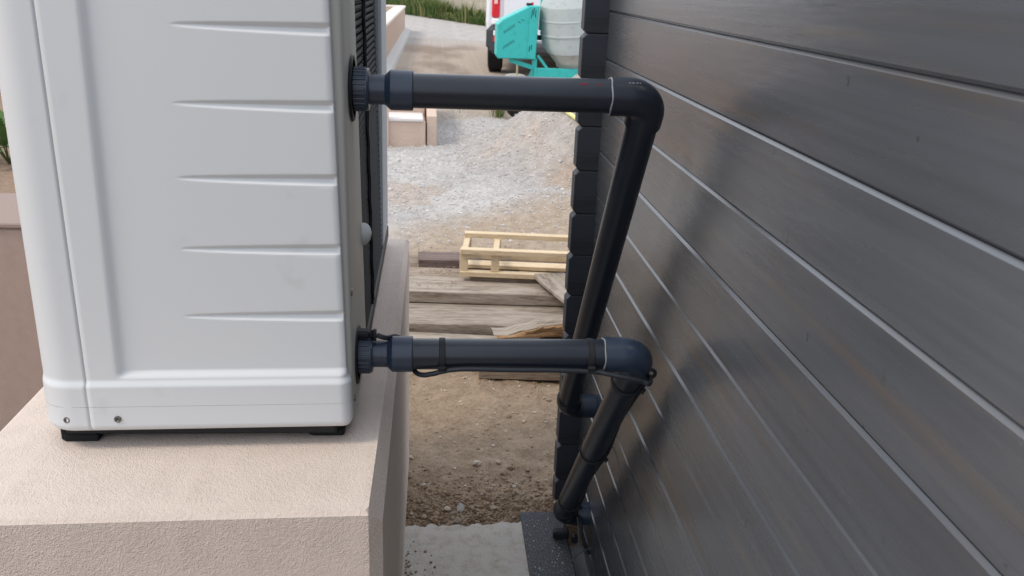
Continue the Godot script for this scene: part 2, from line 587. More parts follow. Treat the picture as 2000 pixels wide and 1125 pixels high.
func scatter(called: String, label: String, cat: String, places: Array, sd: int, tints: Array) -> void:   # countless pebbles: places = [pos, size]
	rng.seed = sd
	var mm := MultiMesh.new()
	mm.transform_format = MultiMesh.TRANSFORM_3D
	mm.use_colors = true
	mm.mesh = stone_mesh(sd)
	mm.instance_count = places.size()
	for k in places.size():
		var s: float = places[k][1]
		var bs := Basis.from_euler(Vector3(rng.randf() * 0.8, rng.randf() * TAU, rng.randf() * 0.8)).scaled(Vector3(s * rng.randf_range(0.8, 1.3), s * rng.randf_range(0.6, 1.0), s))
		mm.set_instance_transform(k, Transform3D(bs, places[k][0]))
		var t: Color = tints[rng.randi() % tints.size()]
		var f := rng.randf_range(0.8, 1.2)
		mm.set_instance_color(k, Color(t.r * f, t.g * f, t.b * f))
	var o := MultiMeshInstance3D.new()
	o.multimesh = mm
	o.material_override = M.stone
	o.name = numbered(called)
	add_child(o, true)
	tag(o, label, cat, "", "stuff")

# ---------------------------------------------------------------- cabin wall
const PITCH := 0.108
const SEAM := 0.641

func board_profile(h: float, t: float, bev: float) -> Array:   # section in (depth, height): front face at depth 0 with V edges
	return [Vector2(0, bev), Vector2(0, h - bev), Vector2(bev, h), Vector2(t, h), Vector2(t, 0), Vector2(bev, 0)]

func build_cabin() -> void:
	var wall := thing("cabin_side_wall", "long dark grey stained timber wall of horizontal boards on the right", "wall", Vector3(0.4, 0, -2.12))
	var b := MB.new()
	var pr := board_profile(PITCH - 0.0006, 0.044, 0.0040)
	var poly := []
	for q in pr:
		poly.append(Vector3(q.x, q.y, 0))
	b.prism(poly, Vector3(0, 0, 4.2))
	var shared := b.mesh()
	for k in range(-7, 15):
		var o := put(shared, "board", M.boards[posmod(k * 5 + 2, 6)], wall, Vector3(0, SEAM + k * PITCH, 0))
		o.position.x = [0.0, 0.0007, -0.0005, 0.0003][posmod(k, 4)]
	# the crossing wall: its board ends stick out past the corner, notched at every joint
	var cross := thing("cabin_cross_wall", "dark cabin wall whose notched board ends stick out past the corner", "wall", Vector3(0.343, 0, -2.1215))
	var h := PITCH - 0.0008
	var nb := MB.new()
	var cx := 0.0095
	var cy := 0.0098
	var pl := [Vector3(cx, 0, 0), Vector3(0, cy, 0), Vector3(0, h - cy, 0), Vector3(cx, h, 0), Vector3(2.6, h, 0), Vector3(2.6, 0, 0)]
	# front face with a fine bevel along its outline, then the body
	var inner := []
	var bv := 0.002
	inner = [Vector3(cx + bv, bv, 0), Vector3(bv, cy + bv * 0.4, 0), Vector3(bv, h - cy - bv * 0.4, 0), Vector3(cx + bv, h - bv, 0), Vector3(2.6, h - bv, 0), Vector3(2.6, bv, 0)]
	nb.face(inner, Vector3.BACK)
	for k in 6:
		var j := (k + 1) % 6
		nb.face([inner[k], inner[j], pl[j] + Vector3(0, 0, -bv), pl[k] + Vector3(0, 0, -bv)], Vector3(0, 0, 1) + ((inner[k] + inner[j]) * 0.5 - Vector3(1.3, h * 0.5, 0)).normalized() * 0.1)
	var back := []
	for q in pl:
		back.append(q + Vector3(0, 0, -bv))
	nb.prism(back, Vector3(0, 0, -0.042))
	var nm := nb.mesh()
	for k in range(-7, 15):
		var o := put(nm, "board", M.cross_board, cross, Vector3(0, SEAM + (k + 0.5) * PITCH + 0.004, 0))
		o.position.x = [0.0, 0.0015, -0.001, 0.0008, -0.0006][posmod(k * 3, 5)]
	var f := MB.new()
	f.box(Vector3(0.4, -0.16, 0.0), Vector3(0.098, 0.2, 4.1), 0.004)
	tag(put(f.mesh(), "wall_footing", M.footing), "narrow grey footing strip in the gap below the timber wall", "footing")

# ---------------------------------------------------------------- plinth and paving
func build_plinth() -> void:
	var b := MB.new()
	# outline at full size, then chamfered in at the top and at the corners
	var zf := -1.035
	var zb := -2.352
	var ch := 0.018
	var cv := 0.028
	var rings := []
	var low := [Vector2(-0.66, zf + 0.014), Vector2(-0.083, zf), Vector2(-0.0655, zf - 0.02), Vector2(-0.0655, zb + 0.003), Vector2(-0.0675, zb), Vector2(-0.66, zb)]
	var up := [Vector2(-0.652, zf + 0.008), Vector2(-0.0865, zf - 0.006), Vector2(-0.0835, zf - 0.012), Vector2(-0.0745, zb + 0.005), Vector2(-0.076, zb + 0.004), Vector2(-0.652, zb + 0.008)]
	var lo3 := []
	var mi3 := []
	var up3 := []
	for k in 6:
		lo3.append(Vector3(low[k].x, -0.05, low[k].y))
		var my := 0.67 - (cv if k == 2 else (0.014 if k == 3 else 0.006))
		mi3.append(Vector3(low[k].x, my, low[k].y))
		up3.append(Vector3(up[k].x, 0.67, up[k].y))
	var mid := Vector3(-0.36, 0.3, -1.7)
	for k in 6:
		var j := (k + 1) % 6
		var cen: Vector3 = (lo3[k] + lo3[j]) * 0.5 - mid
		cen.y = 0
		b.face([lo3[k], lo3[j], mi3[j]], cen)
		b.face([lo3[k], mi3[j], mi3[k]], cen)
		b.face([mi3[k], mi3[j], up3[j]], cen.normalized() + Vector3.UP)
		b.face([mi3[k], up3[j], up3[k]], cen.normalized() + Vector3.UP)
	b.face(up3, Vector3.UP)
	b.face(lo3, Vector3.DOWN)
	tag(put(b.mesh(), "plinth", M.render), "pinkish tan rendered plinth carrying the white heat pump", "plinth")

	var c := MB.new()
	var rows := []
	rng.seed = 5
	var front := []
	for k in 40:
		front.append(-1.985 + rng.randf_range(-0.006, 0.006) + 0.004 * sin(k * 0.9) - 0.012 * sstep(0.12, 0.235, -0.1 + 0.335 * k / 39.0))
	for i in 60:
		var r := []
		for k in 40:
			var xx := -0.1 + 0.337 * k / 39.0
			var t := i / 59.0
			var y := 0.004 + fb.get_noise_2d(xx * 120, t * 200) * 0.0025
			if i == 0:
				y = -0.055
			elif i == 1:
				y -= 0.006
			var z: float = front[k] + 0.001 * i if i < 3 else lerpf(front[k], 0.9, pow((i - 2) / 57.0, 1.6))
			r.append(Vector3(xx, y, z))
		rows.append(r)
	c.sheet(rows, Vector3.UP)
	tag(put(c.mesh(), "concrete_path", M.concrete), "strip of pale stained concrete between plinth and cabin wall", "path", "", "structure")
	var m := MB.new()
	m.box(Vector3(0.2935, -0.016, -0.57), Vector3(0.113, 0.05, 2.93), 0.004)
	tag(put(m.mesh(), "bitumen_strip", M.bitumen), "black gritty bitumen strip on the ground along the cabin wall", "strip")

# ---------------------------------------------------------------- heat pump
func side_x(y: float, z: float) -> float:
	var lean := (y - 0.72) * 0.018
	return -0.1195 - lean * clampf(absf(z + 1.33) / 0.2, 0.0, 1.0)

func cover_disp(x: float, y: float) -> float:
	var d := 0.0
	var edge := -0.4535 + (y - 0.78) * 0.017
	d -= 0.008 * sstep(edge, edge + 0.012, x) * sstep(0.783, 0.795, y)
	d += 0.005 * (1.0 - sstep(0.772, 0.783, y))
	for k in 7:
		var gy := 0.8775 + 0.1005 * k
		var x0 := -0.353 + 0.0035 * k
		var t := clampf((x - x0) / (-0.13 - x0), 0.0, 1.0)
		if t <= 0.0 or absf(y - gy) > 0.02:
			continue
		var w := pow(t, 0.45)
		var up := 0.0065 * w + 0.0008
		var dn := 0.0085 * w + 0.0008
		var dep := 0.0075 * pow(t, 0.55)
		var c := gy + 0.0005
		if y > c:
			d -= dep * clampf(1.0 - (y - c) / up, 0.0, 1.0)
		else:
			d -= dep * clampf(1.0 - pow((c - y) / dn, 1.5), 0.0, 1.0)
	return d

func cover_cols(from_corner: bool) -> Array:      # [x, z, nx, nz]
	var q := []
	if from_corner:
		for z in [-2.3, -2.0, -1.7, -1.4, -1.3]:
			q.append([-0.57, z, -1.0, 0.0])
		for k in 13:
			var a := PI * 0.5 * k / 12.0
			q.append([-0.52 - cos(a) * 0.05, -1.256 + sin(a) * 0.05, -cos(a), sin(a)])
		for k in range(1, 6):
			var x := -0.52 + 0.0245 * k / 5.0
			q.append([x, -1.206 - (x + 0.52) * 0.03, 0.0, 1.0])
		q.append([-0.4951, -1.212, 0.6, 0.6])
	else:
		q.append([-0.4945, -1.212, -0.6, 0.6])
		var x := -0.4943
		while x < -0.1375:
			q.append([x, -1.206 - (x + 0.52) * 0.03, 0.0, 1.0])
			x += 0.0035 if x > -0.47 and x < -0.43 else 0.0065
		for k in 9:
			var a := PI * 0.5 * k / 8.0
			q.append([-0.137 + sin(a) * 0.013, -1.2305 + cos(a) * 0.013, sin(a), cos(a)])
		q.append([-0.1245, -1.246, 0.3, -0.9])
	return q

func cover_part(cols: Array, ys: Array, skirt: bool) -> ArrayMesh:
	var rows := []
	for y in ys:
		var r := []
		for q in cols:
			var x: float = q[0]
			var d := cover_disp(x, y)
			if x < -0.496:
				d = 0.005 * (1.0 - sstep(0.772, 0.783, y)) * clampf(q[3], 0.0, 1.0)
			if skirt:
				d = 0.005 * (clampf(q[3], 0.0, 1.0) if x < -0.496 else 1.0)
				var b := clampf((0.713 - y) / 0.014, 0.0, 1.0)
				d -= 0.014 * (1.0 - sqrt(maxf(0.0, 1.0 - b * b)))
			var lean: float = (y - 0.72) * 0.021 * clampf((x + 0.30) / 0.17, 0.0, 1.0)
			var back: float = (y - 0.72) * 0.012 * clampf((x + 0.62) / 0.1, 0.0, 1.0) * (1.0 - clampf((x + 0.45) / 0.1, 0, 1))
			r.append(Vector3(x + q[2] * (d if d > 0.0 else d * 0.2) - lean - back * 0.6, y, q[1] + q[3] * d))
		rows.append(r)
	var b := MB.new()
	b.sheet(rows, Vector3(0, 0, 1))
	return b.mesh()

func build_heat_pump() -> void:
	var hp := thing("heat_pump", "large white pool heat pump with grooved front standing on the tan plinth", "heat pump", Vector3.ZERO)
	var ys := []
	var y := 0.742
	while y < 1.52:
		ys.append(y)
		var fine := y < 0.80
		for k in 7:
			if absf(y - (0.8775 + 0.1005 * k)) < 0.0125:
				fine = true
		y += 0.0013 if fine else 0.006
	var few := [0.742, 0.76, 0.77, 0.773, 0.776, 0.779, 0.782, 0.785, 0.80, 0.9, 1.0, 1.1, 1.2, 1.3, 1.4, 1.52]
	var sk := [0.7417]
	for k in 13:
		sk.append(0.713 - 0.014 * k / 12.0)
	put(cover_part(cover_cols(true), few, false), "corner_cover", M.plastic, hp)
	put(cover_part(cover_cols(false), ys, false), "front_cover", M.plastic, hp)
	put(cover_part(cover_cols(true), sk, true), "corner_skirt", M.plastic, hp)
	put(cover_part(cover_cols(false), sk, true), "front_skirt", M.plastic, hp)
	# dark core behind the seams, so that they read as gaps
	var b := MB.new()
	b.box(Vector3(-0.345, 1.10, -1.775), Vector3(0.40, 0.80, 1.03), 0.004)
	put(b.mesh(), "inner_case", M.black, hp)
	b = MB.new()
	b.box(Vector3(-0.346, 1.53, -1.76), Vector3(0.47, 0.03, 1.13), 0.012)
	put(b.mesh(), "top_lid", M.plastic, hp)
	# side panel facing the cabin
	var rows := []
	for i in 56:
		var yy := 0.702 + 0.813 * i / 55.0
		var r := []
		r.append(Vector3(side_x(yy, -1.26) - 0.022, yy, -1.2405))
		for k in 24:
			var z := -1.2435 - 0.29 * k / 23.0
			var soft := 0.006 * (1.0 - sstep(-0.01, 0.018, -1.2435 - z)) + 0.006 * sstep(1.505, 1.533, -z)
			r.append(Vector3(side_x(yy, z) - soft, yy, z))
		r.append(Vector3(side_x(yy, -1.53) - 0.03, yy, -1.536))
		rows.append(r)
	b = MB.new()
	b.sheet(rows, Vector3.RIGHT)
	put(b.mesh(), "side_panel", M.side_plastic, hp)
	# coil with its guard of wavy bars
	b = MB.new()
	b.box(Vector3(-0.158, 1.11, -1.81), Vector3(0.03, 0.80, 0.56), 0.002)
	put(b.mesh(), "coil_backing", M.black, hp)
	b = MB.new()
	for k in 62:
		var yy := 0.722 + 0.0127 * k
		var x := side_x(yy, -1.8) - 0.009
		b.bar(Vector3(x, yy, -1.532), Vector3(x, yy, -2.075), 0.012, 0.0088, 0.003)
	stuff(put(b.mesh(), "guard_bars", M.coil, hp))
	b = MB.new()
	for k in 2:
		var pts := []
		var rad := []
		for i in 160:
			var yy := 0.715 + 0.80 * i / 159.0
			pts.append(Vector3(side_x(yy, -1.8) - 0.001, yy, -1.70 - 0.03 * k + 0.007 * sin(yy * 95.0 + k)))
			rad.append(0.0022)
		b.tube(pts, rad, 6)
	stuff(put(b.mesh(), "guard_wires", M.coil, hp))
	b = MB.new()
	b.box(Vector3(-0.150, 1.125, -2.185), Vector3(0.06, 0.80, 0.225), 0.006)
	put(b.mesh(), "rear_post", M.post, hp)
	b = MB.new()
	b.box(Vector3(-0.150, 0.706, -1.92), Vector3(0.062, 0.032, 0.77), 0.003)
	put(b.mesh(), "bottom_rail", M.black, hp)
	# base tray and feet
	b = MB.new()
	b.box(Vector3(-0.345, 0.691, -1.745), Vector3(0.40, 0.018, 1.03), 0.003)
	put(b.mesh(), "base_tray", M.black, hp)
	for f in [[-0.527, -1.262], [-0.164, -1.276], [-0.527, -2.2], [-0.164, -2.2]]:
		b = MB.new()
		b.box(Vector3(f[0], 0.682, f[1]), Vector3(0.052, 0.024, 0.06), 0.003)
		b.box(Vector3(f[0] + 0.004, 0.6765, f[1]), Vector3(0.05, 0.0125, 0.064), 0.002)
		put(b.mesh(), "foot", M.rubber, hp)
	for s in [[-0.527, 0.7215, -1.2], [-0.456, 0.7225, -1.198]]:
		b = MB.new()
		b.tube([Vector3(0, 0, 0), Vector3(0, 0, 0.0015), Vector3(0, 0, 0.002), Vector3(0, 0, 0.0005)], [0.0052, 0.0052, 0.0035, 0.0022], 14, true, true, true)
		put(b.mesh(), "screw", M.screw, hp, Vector3(s[0], s[1], s[2] - (0.003 if s[0] < -0.5 else 0.0048)))
	for s in [[0.901, -1.262], [0.7265, -1.262]]:
		b = MB.new()
		b.tube([Vector3(0, 0, 0), Vector3(0.0025, 0, 0)], [0.0055, 0.0045], 14, true)
		put(b.mesh(), "screw", M.screw, hp, Vector3(side_x(s[0], s[1]) - 0.0005, s[0], s[1]))
	# round knob on the side, near the coil
	b = MB.new()
	var pr := []
	var ra := []
	for k in 8:
		var a := PI * 0.5 * k / 7.0
		pr.append(Vector3(0.004 + 0.013 * sin(a), 0, 0))
		ra.append(0.019 * cos(a) + 0.0002)
	pr.push_front(Vector3.ZERO)
	ra.push_front(0.019)
	b.tube(pr, ra, 20)
	put(b.mesh(), "knob", M.knob, hp, Vector3(side_x(0.925, -1.49) - 0.001, 0.925, -1.497))
	# openings round the two water ports
	for py in [1.192, 0.771]:
		b = MB.new()
		b.tube([Vector3(0.0, 0, 0), Vector3(0.003, 0, 0), Vector3(0.003, 0, 0), Vector3(-0.004, 0, 0)], [0.0485, 0.0465, 0.041, 0.040], 36, true, true, true)
		put(b.mesh(), "port_rim", M.black, hp, Vector3(-0.1195, py, -1.33))

# ---------------------------------------------------------------- pipework
func along(a: Vector3, d: Vector3, ts: Array) -> Array:
	var q := []
	for t in ts:
		q.append(a + d * t)
	return q

func elbow_mesh(corner: Vector3, d0: Vector3, d1: Vector3, r: float, bend: float, s0: float, s1: float) -> ArrayMesh:
	# enters along d0, leaves along d1; s0, s1 = length of the sockets
	var b := MB.new()
	var ang := d0.angle_to(d1)
	var back := bend * tan(ang * 0.5)
	var p0 := corner - d0 * back
	var axis := d0.cross(d1).normalized()
	var inward := axis.cross(d0).normalized()
	var cen := p0 + inward * bend
	var pts := []
	var rad := []
	pts.append(p0 - d0 * s0)
	rad.append(r - 0.0012)
	pts.append(p0 - d0 * (s0 - 0.0018))
	rad.append(r)
	pts.append(p0 - d0 * 0.004)
	rad.append(r)
	for k in 15:
		var t := ang * k / 14.0
		pts.append(cen - inward.rotated(axis, t) * bend)
		rad.append(r - 0.0012 * sin(PI * k / 14.0))
	var p1: Vector3 = pts[-1]
	pts.append(p1 + d1 * 0.004)
	rad.append(r)
	pts.append(p1 + d1 * (s1 - 0.0018))
	rad.append(r)
	pts.append(p1 + d1 * s1)
	rad.append(r - 0.0012)
	b.tube(pts, rad, 36)
	return b.mesh()

func pipe_mesh(a: Vector3, c: Vector3, r: float) -> ArrayMesh:
	var b := MB.new()
	b.tube([a, c], [r, r], 36, true)
	return b.mesh()

func union_and_reducer(run: Node3D, y: float, z: float) -> void:
	var X := Vector3.RIGHT
	var o := Vector3(0, y, z)
	var b := MB.new()
	b.tube(along(o, X, [-0.145, -0.1285, -0.1285, -0.1265]), [0.024, 0.024, 0.0295, 0.030], 36, true)
	b.tube(along(o, X, [-0.1265, -0.124, -0.0975, -0.0950, -0.0945, -0.0945]), [0.030, 0.0305, 0.0305, 0.0295, 0.0275, 0.023], 48, true)
	var nut := put(b.mesh(), "union_nut", M.pvc_grey, run)
	var ribs := MB.new()
	for k in 26:
		var a := TAU * k / 26.0
		var d := Vector3(0, cos(a), sin(a))
		ribs.cbox(Transform3D(Basis(X, d, X.cross(d)), o + X * -0.1095 + d * 0.0305), Vector3(0.021, 0.0028, 0.0038), 0.0008)
	stuff(put(ribs.mesh(), "grip_ribs", M.pvc_grey, nut))
	b = MB.new()
	b.tube(along(o, X, [-0.0945, -0.072, -0.0635, -0.0355, -0.0325, -0.031, -0.031]), [0.0215, 0.0215, 0.0292, 0.0292, 0.0292, 0.0284, 0.024], 40, true)
	put(b.mesh(), "reducer", M.pvc_grey, run)

const L0 := Vector3(0.320, 1.191, -1.33)       # axis corners of the upper run
const L1 := Vector3(0.327, 0.379, -1.92)
const K0 := Vector3(0.341, 0.772, -1.33)       # and of the lower run
const K1 := Vector3(0.334, 0.076, -1.92)

func build_run(called: String, label: String, a: Vector3, c: Vector3, gray: bool) -> Node3D:
	var X := Vector3.RIGHT
	var r := 0.0252
	var run := thing(called, label, "pipe", Vector3.ZERO)
	union_and_reducer(run, a.y, a.z)
	var d := (c - a).normalized()
	put(pipe_mesh(Vector3(-0.033, a.y, a.z), a - X * 0.05, r), "horizontal_pipe", M.pvc_dark, run)
	put(elbow_mesh(a, X, d, 0.0292, 0.031, 0.028, 0.022), "elbow", M.pvc_grey if gray else M.pvc_dark, run)
	# bead of glue squeezed out where the pipe enters the elbow
	var b := MB.new()
	var back := 0.031 * tan(X.angle_to(d) * 0.5)
	var gx := a.x - back - 0.028
	var pts := []
	var rad := []
	rng.seed = int(a.y * 1000)
	for k in 41:
		var t := TAU * k / 40.0
		pts.append(Vector3(gx - 0.0012 + 0.0006 * sin(t * 5), a.y + cos(t) * (0.0265 + 0.0008 * sin(t * 7)), a.z + sin(t) * 0.0268))
		rad.append(0.0011 + 0.0006 * absf(sin(t * 3.0 + 1.0)))
	b.tube(pts, rad, 6)
	put(b.mesh(), "glue_bead", M.glue, run)
	put(pipe_mesh(a + d * 0.04, c - d * 0.03, r), "slanting_pipe", M.pvc_dark, run)
	put(elbow_mesh(c, d, X, 0.029, 0.031, 0.014, 0.006), "elbow", M.pvc_dark, run)
	b = MB.new()
	b.tube(along(c, X, [0.03, 0.069, 0.071, 0.0735]), [0.0285, 0.0285, 0.0275, 0.0275], 36, true)
	put(b.mesh(), "wall_socket", M.pvc_grey, run)
	return run

func print_mark(run: Node3D, x: float, y: float, z: float, up: float, w: float, m: Material) -> void:
	# short dashes of faded print lying on the pipe
	var b := MB.new()
	var a := up
	var d := Vector3(0, cos(a), sin(a))
	b.cbox(Transform3D(Basis(Vector3.RIGHT, d, Vector3.RIGHT.cross(d)), Vector3(x, y, z) + d * 0.0253), Vector3(w, 0.0003, 0.004), 0.0001)
	put(b.mesh(), "print_mark", m, run)

func build_pipes() -> void:
	var up := build_run("upper_water_pipe", "upper dark grey PVC pipe run from heat pump down to the wall", L0, L1, false)
	for q in [[0.214, 0.0035], [0.2185, 0.0025], [0.222, 0.003], [0.238, 0.002], [0.2415, 0.002]]:
		print_mark(up, q[0], L0.y, L0.z, 0.75, q[1], M.red_print)
	for q in [[0.2855, 0.003], [0.2905, 0.004], [0.2965, 0.003], [0.301, 0.002]]:
		var b := MB.new()
		var d := Vector3(0, cos(0.7), sin(0.7))
		b.cbox(Transform3D(Basis(Vector3.RIGHT, d, Vector3.RIGHT.cross(d)), Vector3(q[0], L0.y, L0.z) + d * 0.0293), Vector3(q[1], 0.0003, 0.003), 0.0001)
		put(b.mesh(), "print_mark", M.pale_print, up)
	var lo := build_run("lower_water_pipe", "lower dark grey PVC pipe run with a black cable strapped to it", K0, K1, true)
	# black sensor clipped on top of the lower union
	var s := thing("temperature_sensor", "black lump of a sensor sitting on the lower union nut", "sensor", Vector3(-0.11, 0.772, -1.33))
	var b := MB.new()
	b.box(Vector3(-0.001, 0.037, 0.004), Vector3(0.026, 0.013, 0.02), 0.004)
	put(b.mesh(), "housing", M.black, s)
	b = MB.new()
	b.tube([Vector3(0.012, 0.034, 0.002), Vector3(0.017, 0.034, 0.003), Vector3(0.017, 0.034, 0.003), Vector3(0.021, 0.034, 0.003)], [0.008, 0.009, 0.0105, 0.0095], 16, true)
	put(b.mesh(), "cable_gland", M.black, s)
	b = MB.new()
	b.tube([Vector3(-0.013, 0.034, 0.004), Vector3(-0.0095, 0.034, 0.004)], [0.0075, 0.0075], 14, true)
	put(b.mesh(), "cap", M.black, s)

	# the cable: from the sensor, behind the reducer, out under the pipe, along it, round the elbow and down the slanting pipe
	var d := (K1 - K0).normalized()
	var side := d.cross(Vector3(0, 0, 1)).normalized()
	if side.x < 0:
		side = -side
	var nrm := side.cross(d).normalized()
	if nrm.z < 0:
		nrm = -nrm
	var cv := Curve3D.new()
	var kp := [Vector3(-0.088, 0.806, -1.327), Vector3(-0.074, 0.800, -1.330), Vector3(-0.058, 0.793, -1.352), Vector3(-0.045, 0.775, -1.364), Vector3(-0.037, 0.752, -1.352), Vector3(-0.030, 0.7445, -1.330), Vector3(-0.018, 0.7425, -1.314), Vector3(0.0, 0.7470, -1.307), Vector3(0.015, 0.752, -1.305), Vector3(0.035, 0.7565, -1.303), Vector3(0.065, 0.758, -1.302), Vector3(0.13, 0.7565, -1.302), Vector3(0.20, 0.7555, -1.303), Vector3(0.262, 0.7525, -1.304), Vector3(0.285, 0.750, -1.301), Vector3(0.315, 0.745, -1.297), Vector3(0.342, 0.737, -1.300), Vector3(0.358, 0.729, -1.309)]
	for t in [0.075, 0.12, 0.2, 0.28, 0.36, 0.44, 0.5, 0.58, 0.68, 0.78]:
		kp.append(K0 + d * t + side * (0.029 + 0.004 * sin(t * 17.0)) + nrm * (0.004 - 0.01 * t))
	kp.append(K0 + d * 0.86 + side * 0.026 + nrm * 0.012)
	kp.append(Vector3(0.372, 0.085, -1.882))
	kp.append(Vector3(0.378, 0.045, -1.872))
	kp.append(Vector3(0.388, 0.02, -1.865))
	kp.append(Vector3(0.397, -0.004, -1.862))
	for k in kp.size():
		var t: Vector3 = (kp[mini(k + 1, kp.size() - 1)] - kp[maxi(k - 1, 0)]) * 0.22
		cv.add_point(kp[k], -t, t)
	cv.bake_interval = 0.004
	var pts := []
	var rad := []
	for q in cv.get_baked_points():
		pts.append(q)
		rad.append(0.0042)
	b = MB.new()
	b.tube(pts, rad, 10)
	tag(put(b.mesh(), "sensor_cable", M.cable), "black cable strapped along the underside of the lower pipe", "cable")
	# cable ties
	var defs := [[Vector3(0.016, 0.770, -1.33), Vector3.RIGHT, 0.0285, 0.010, "black cable tie on lower pipe nearest the heat pump"],
		[Vector3(0.258, 0.770, -1.33), Vector3.RIGHT, 0.0285, 0.010, "black cable tie on lower pipe just before its upper elbow"],
		[K0 + d * 0.105 + side * 0.002, d, 0.0295, 0.008, "black cable tie round slanting pipe just under its upper elbow"],
		[K0 + d * 0.46 + side * 0.002, d, 0.0292, 0.006, "black cable tie halfway down the lower slanting pipe"],
		[K0 + d * 0.80 + side * 0.002, d, 0.0290, 0.006, "black cable tie at the foot of the lower slanting pipe"]]
	for q in defs:
		var t := thing("cable_tie", q[4], "cable tie", q[0], 0.0, "cable ties along the lower pipe")
		b = MB.new()
		var ax: Vector3 = q[1]
		var w: float = q[3] * 0.5
		b.tube([ax * -w, ax * (-w + 0.0008), ax * (w - 0.0008), ax * w], [q[2] - 0.001, q[2], q[2], q[2] - 0.001], 36, true)
		put(b.mesh(), "strap", M.black, t)
		b = MB.new()
		var hd := Vector3(0, -0.35, 0.93).normalized() if ax == Vector3.RIGHT else (side * 0.8 + nrm * 0.6).normalized()
		hd = (hd - ax * hd.dot(ax)).normalized()
		b.cbox(Transform3D(Basis(ax, hd, ax.cross(hd)), hd * (q[2] + 0.0025)), Vector3(q[3] * 1.25, 0.007, 0.009), 0.0012)
		put(b.mesh(), "locking_head", M.black, t)
	# coil of spare cable tie beside the upper elbow
	b = MB.new()
	pts = []
	rad = []
	var rc := K0 + d * 0.062 + side * 0.031 + nrm * 0.006
	for k in 25:
		var a := TAU * k / 24.0
		pts.append(rc + side * 0.010 * cos(a) + Vector3(0, 1, 0.3).normalized() * 0.010 * sin(a))
		rad.append(0.0032)
	b.tube(pts, rad, 8)
	tag(put(b.mesh(), "cable_loop", M.cable), "small black loop of cable sticking out under the lower elbow", "cable")
	# thin grey wires
	var w1 := [Vector3(0.362, 0.10, -1.868), Vector3(0.366, 0.06, -1.862), Vector3(0.364, 0.035, -1.846), Vector3(0.352, 0.014, -1.825), Vector3(0.344, 0.008, -1.815), Vector3(0.352, 0.012, -1.821), Vector3(0.366, 0.018, -1.833), Vector3(0.385, 0.024, -1.84), Vector3(0.398, 0.026, -1.844)]
	tag(put(wire(w1, 0.0014), "thin_wire", M.wire), "thin grey wire looping down to the bitumen strip", "wire")
	var e0 := K0 + d * 0.42 + side * 0.032
	var w2 := [e0, e0 + Vector3(0.008, -0.012, 0.012), e0 + Vector3(0.014, -0.032, 0.024), e0 + Vector3(0.018, -0.052, 0.032), e0 + Vector3(0.021, -0.054, 0.031)]
	tag(put(wire(w2, 0.0014), "thin_wire", M.wire), "short stiff wire end poking from the slanting pipe", "wire")
	# pipe clamp under the lowest elbow
	var cl := thing("pipe_clamp", "black pipe clamp on the ground under the lowest elbow", "clamp", Vector3(0.330, 0.006, -1.925))
	b = MB.new()
	b.box(Vector3(0.0, 0.018, 0.016), Vector3(0.040, 0.024, 0.024), 0.004)
	put(b.mesh(), "base", M.black, cl)
	b = MB.new()
	b.tube([Vector3(0.034, 0.016, 0.03), Vector3(0.034, 0.016, 0.042)], [0.010, 0.010], 16, true)
	put(b.mesh(), "bolt_cap", M.black, cl)

func wire(kp: Array, r: float) -> ArrayMesh:
	var cv := Curve3D.new()
	for k in kp.size():
		var t: Vector3 = (kp[mini(k + 1, kp.size() - 1)] - kp[maxi(k - 1, 0)]) * 0.22
		cv.add_point(kp[k], -t, t)
	cv.bake_interval = 0.003
	var pts := []
	var rad := []
	for q in cv.get_baked_points():
		pts.append(q)
		rad.append(r)
	var b := MB.new()
	b.tube(pts, rad, 6)
	return b.mesh()

# ---------------------------------------------------------------- timber lying behind
func plank(label: String, a: Vector3, c: Vector3, w: float, h: float, m: Material, sd: int, called := "plank") -> MeshInstance3D:
	# a rough board from a to c (middle of its top), a little bowed and uneven, its ends not quite square
	rng.seed = sd
	var len := a.distance_to(c)
	var n := 14
	var rows := []
	for i in n + 1:
		var t := i / float(n)
		var x := (t - 0.5) * len
		var wob := rng.randf_range(-0.002, 0.002)
		var sag := 0.004 * sin(PI * t + sd)
		var e := 0.003
		var sk := (rng.randf_range(-0.012, 0.012))
		var ring := []
		for q in [[-0.5, 0, e, 0], [-0.5, 0, 0, -e], [-0.5, -1, 0, e], [-0.5, -1, e, 0], [0.5, -1, -e, 0], [0.5, -1, 0, e], [0.5, 0, 0, -e], [0.5, 0, -e, 0]]:
			var xx := x + (sk if i == 0 or i == n else 0.0) * (1 if q[0] > 0 else -1)
			ring.append(Vector3(xx, q[1] * h + q[3] + sag, q[0] * w + q[2] + wob))
		rows.append(ring)
	var b := MB.new()
	for i in n:
		for k in 8:
			var j := (k + 1) % 8
			var mid: Vector3 = (rows[i][k] + rows[i + 1][j]) * 0.5
			b.face([rows[i][k], rows[i][j], rows[i + 1][j], rows[i + 1][k]], Vector3(0, (mid.y + h * 0.5) / h, mid.z / w))
	b.face(rows[0], Vector3.LEFT)
	b.face(rows[n], Vector3.RIGHT)
	var o := put(b.mesh(), called, m)
	var xd := (c - a).normalized()
	var zd := xd.cross(Vector3.UP).normalized()
	o.transform = Transform3D(Basis(xd, zd.cross(xd), zd), (a + c) * 0.5)
	tag(o, label, "plank" if called == "plank" else "wood", "old planks lying in a pile" if called == "plank" else "")
	return o

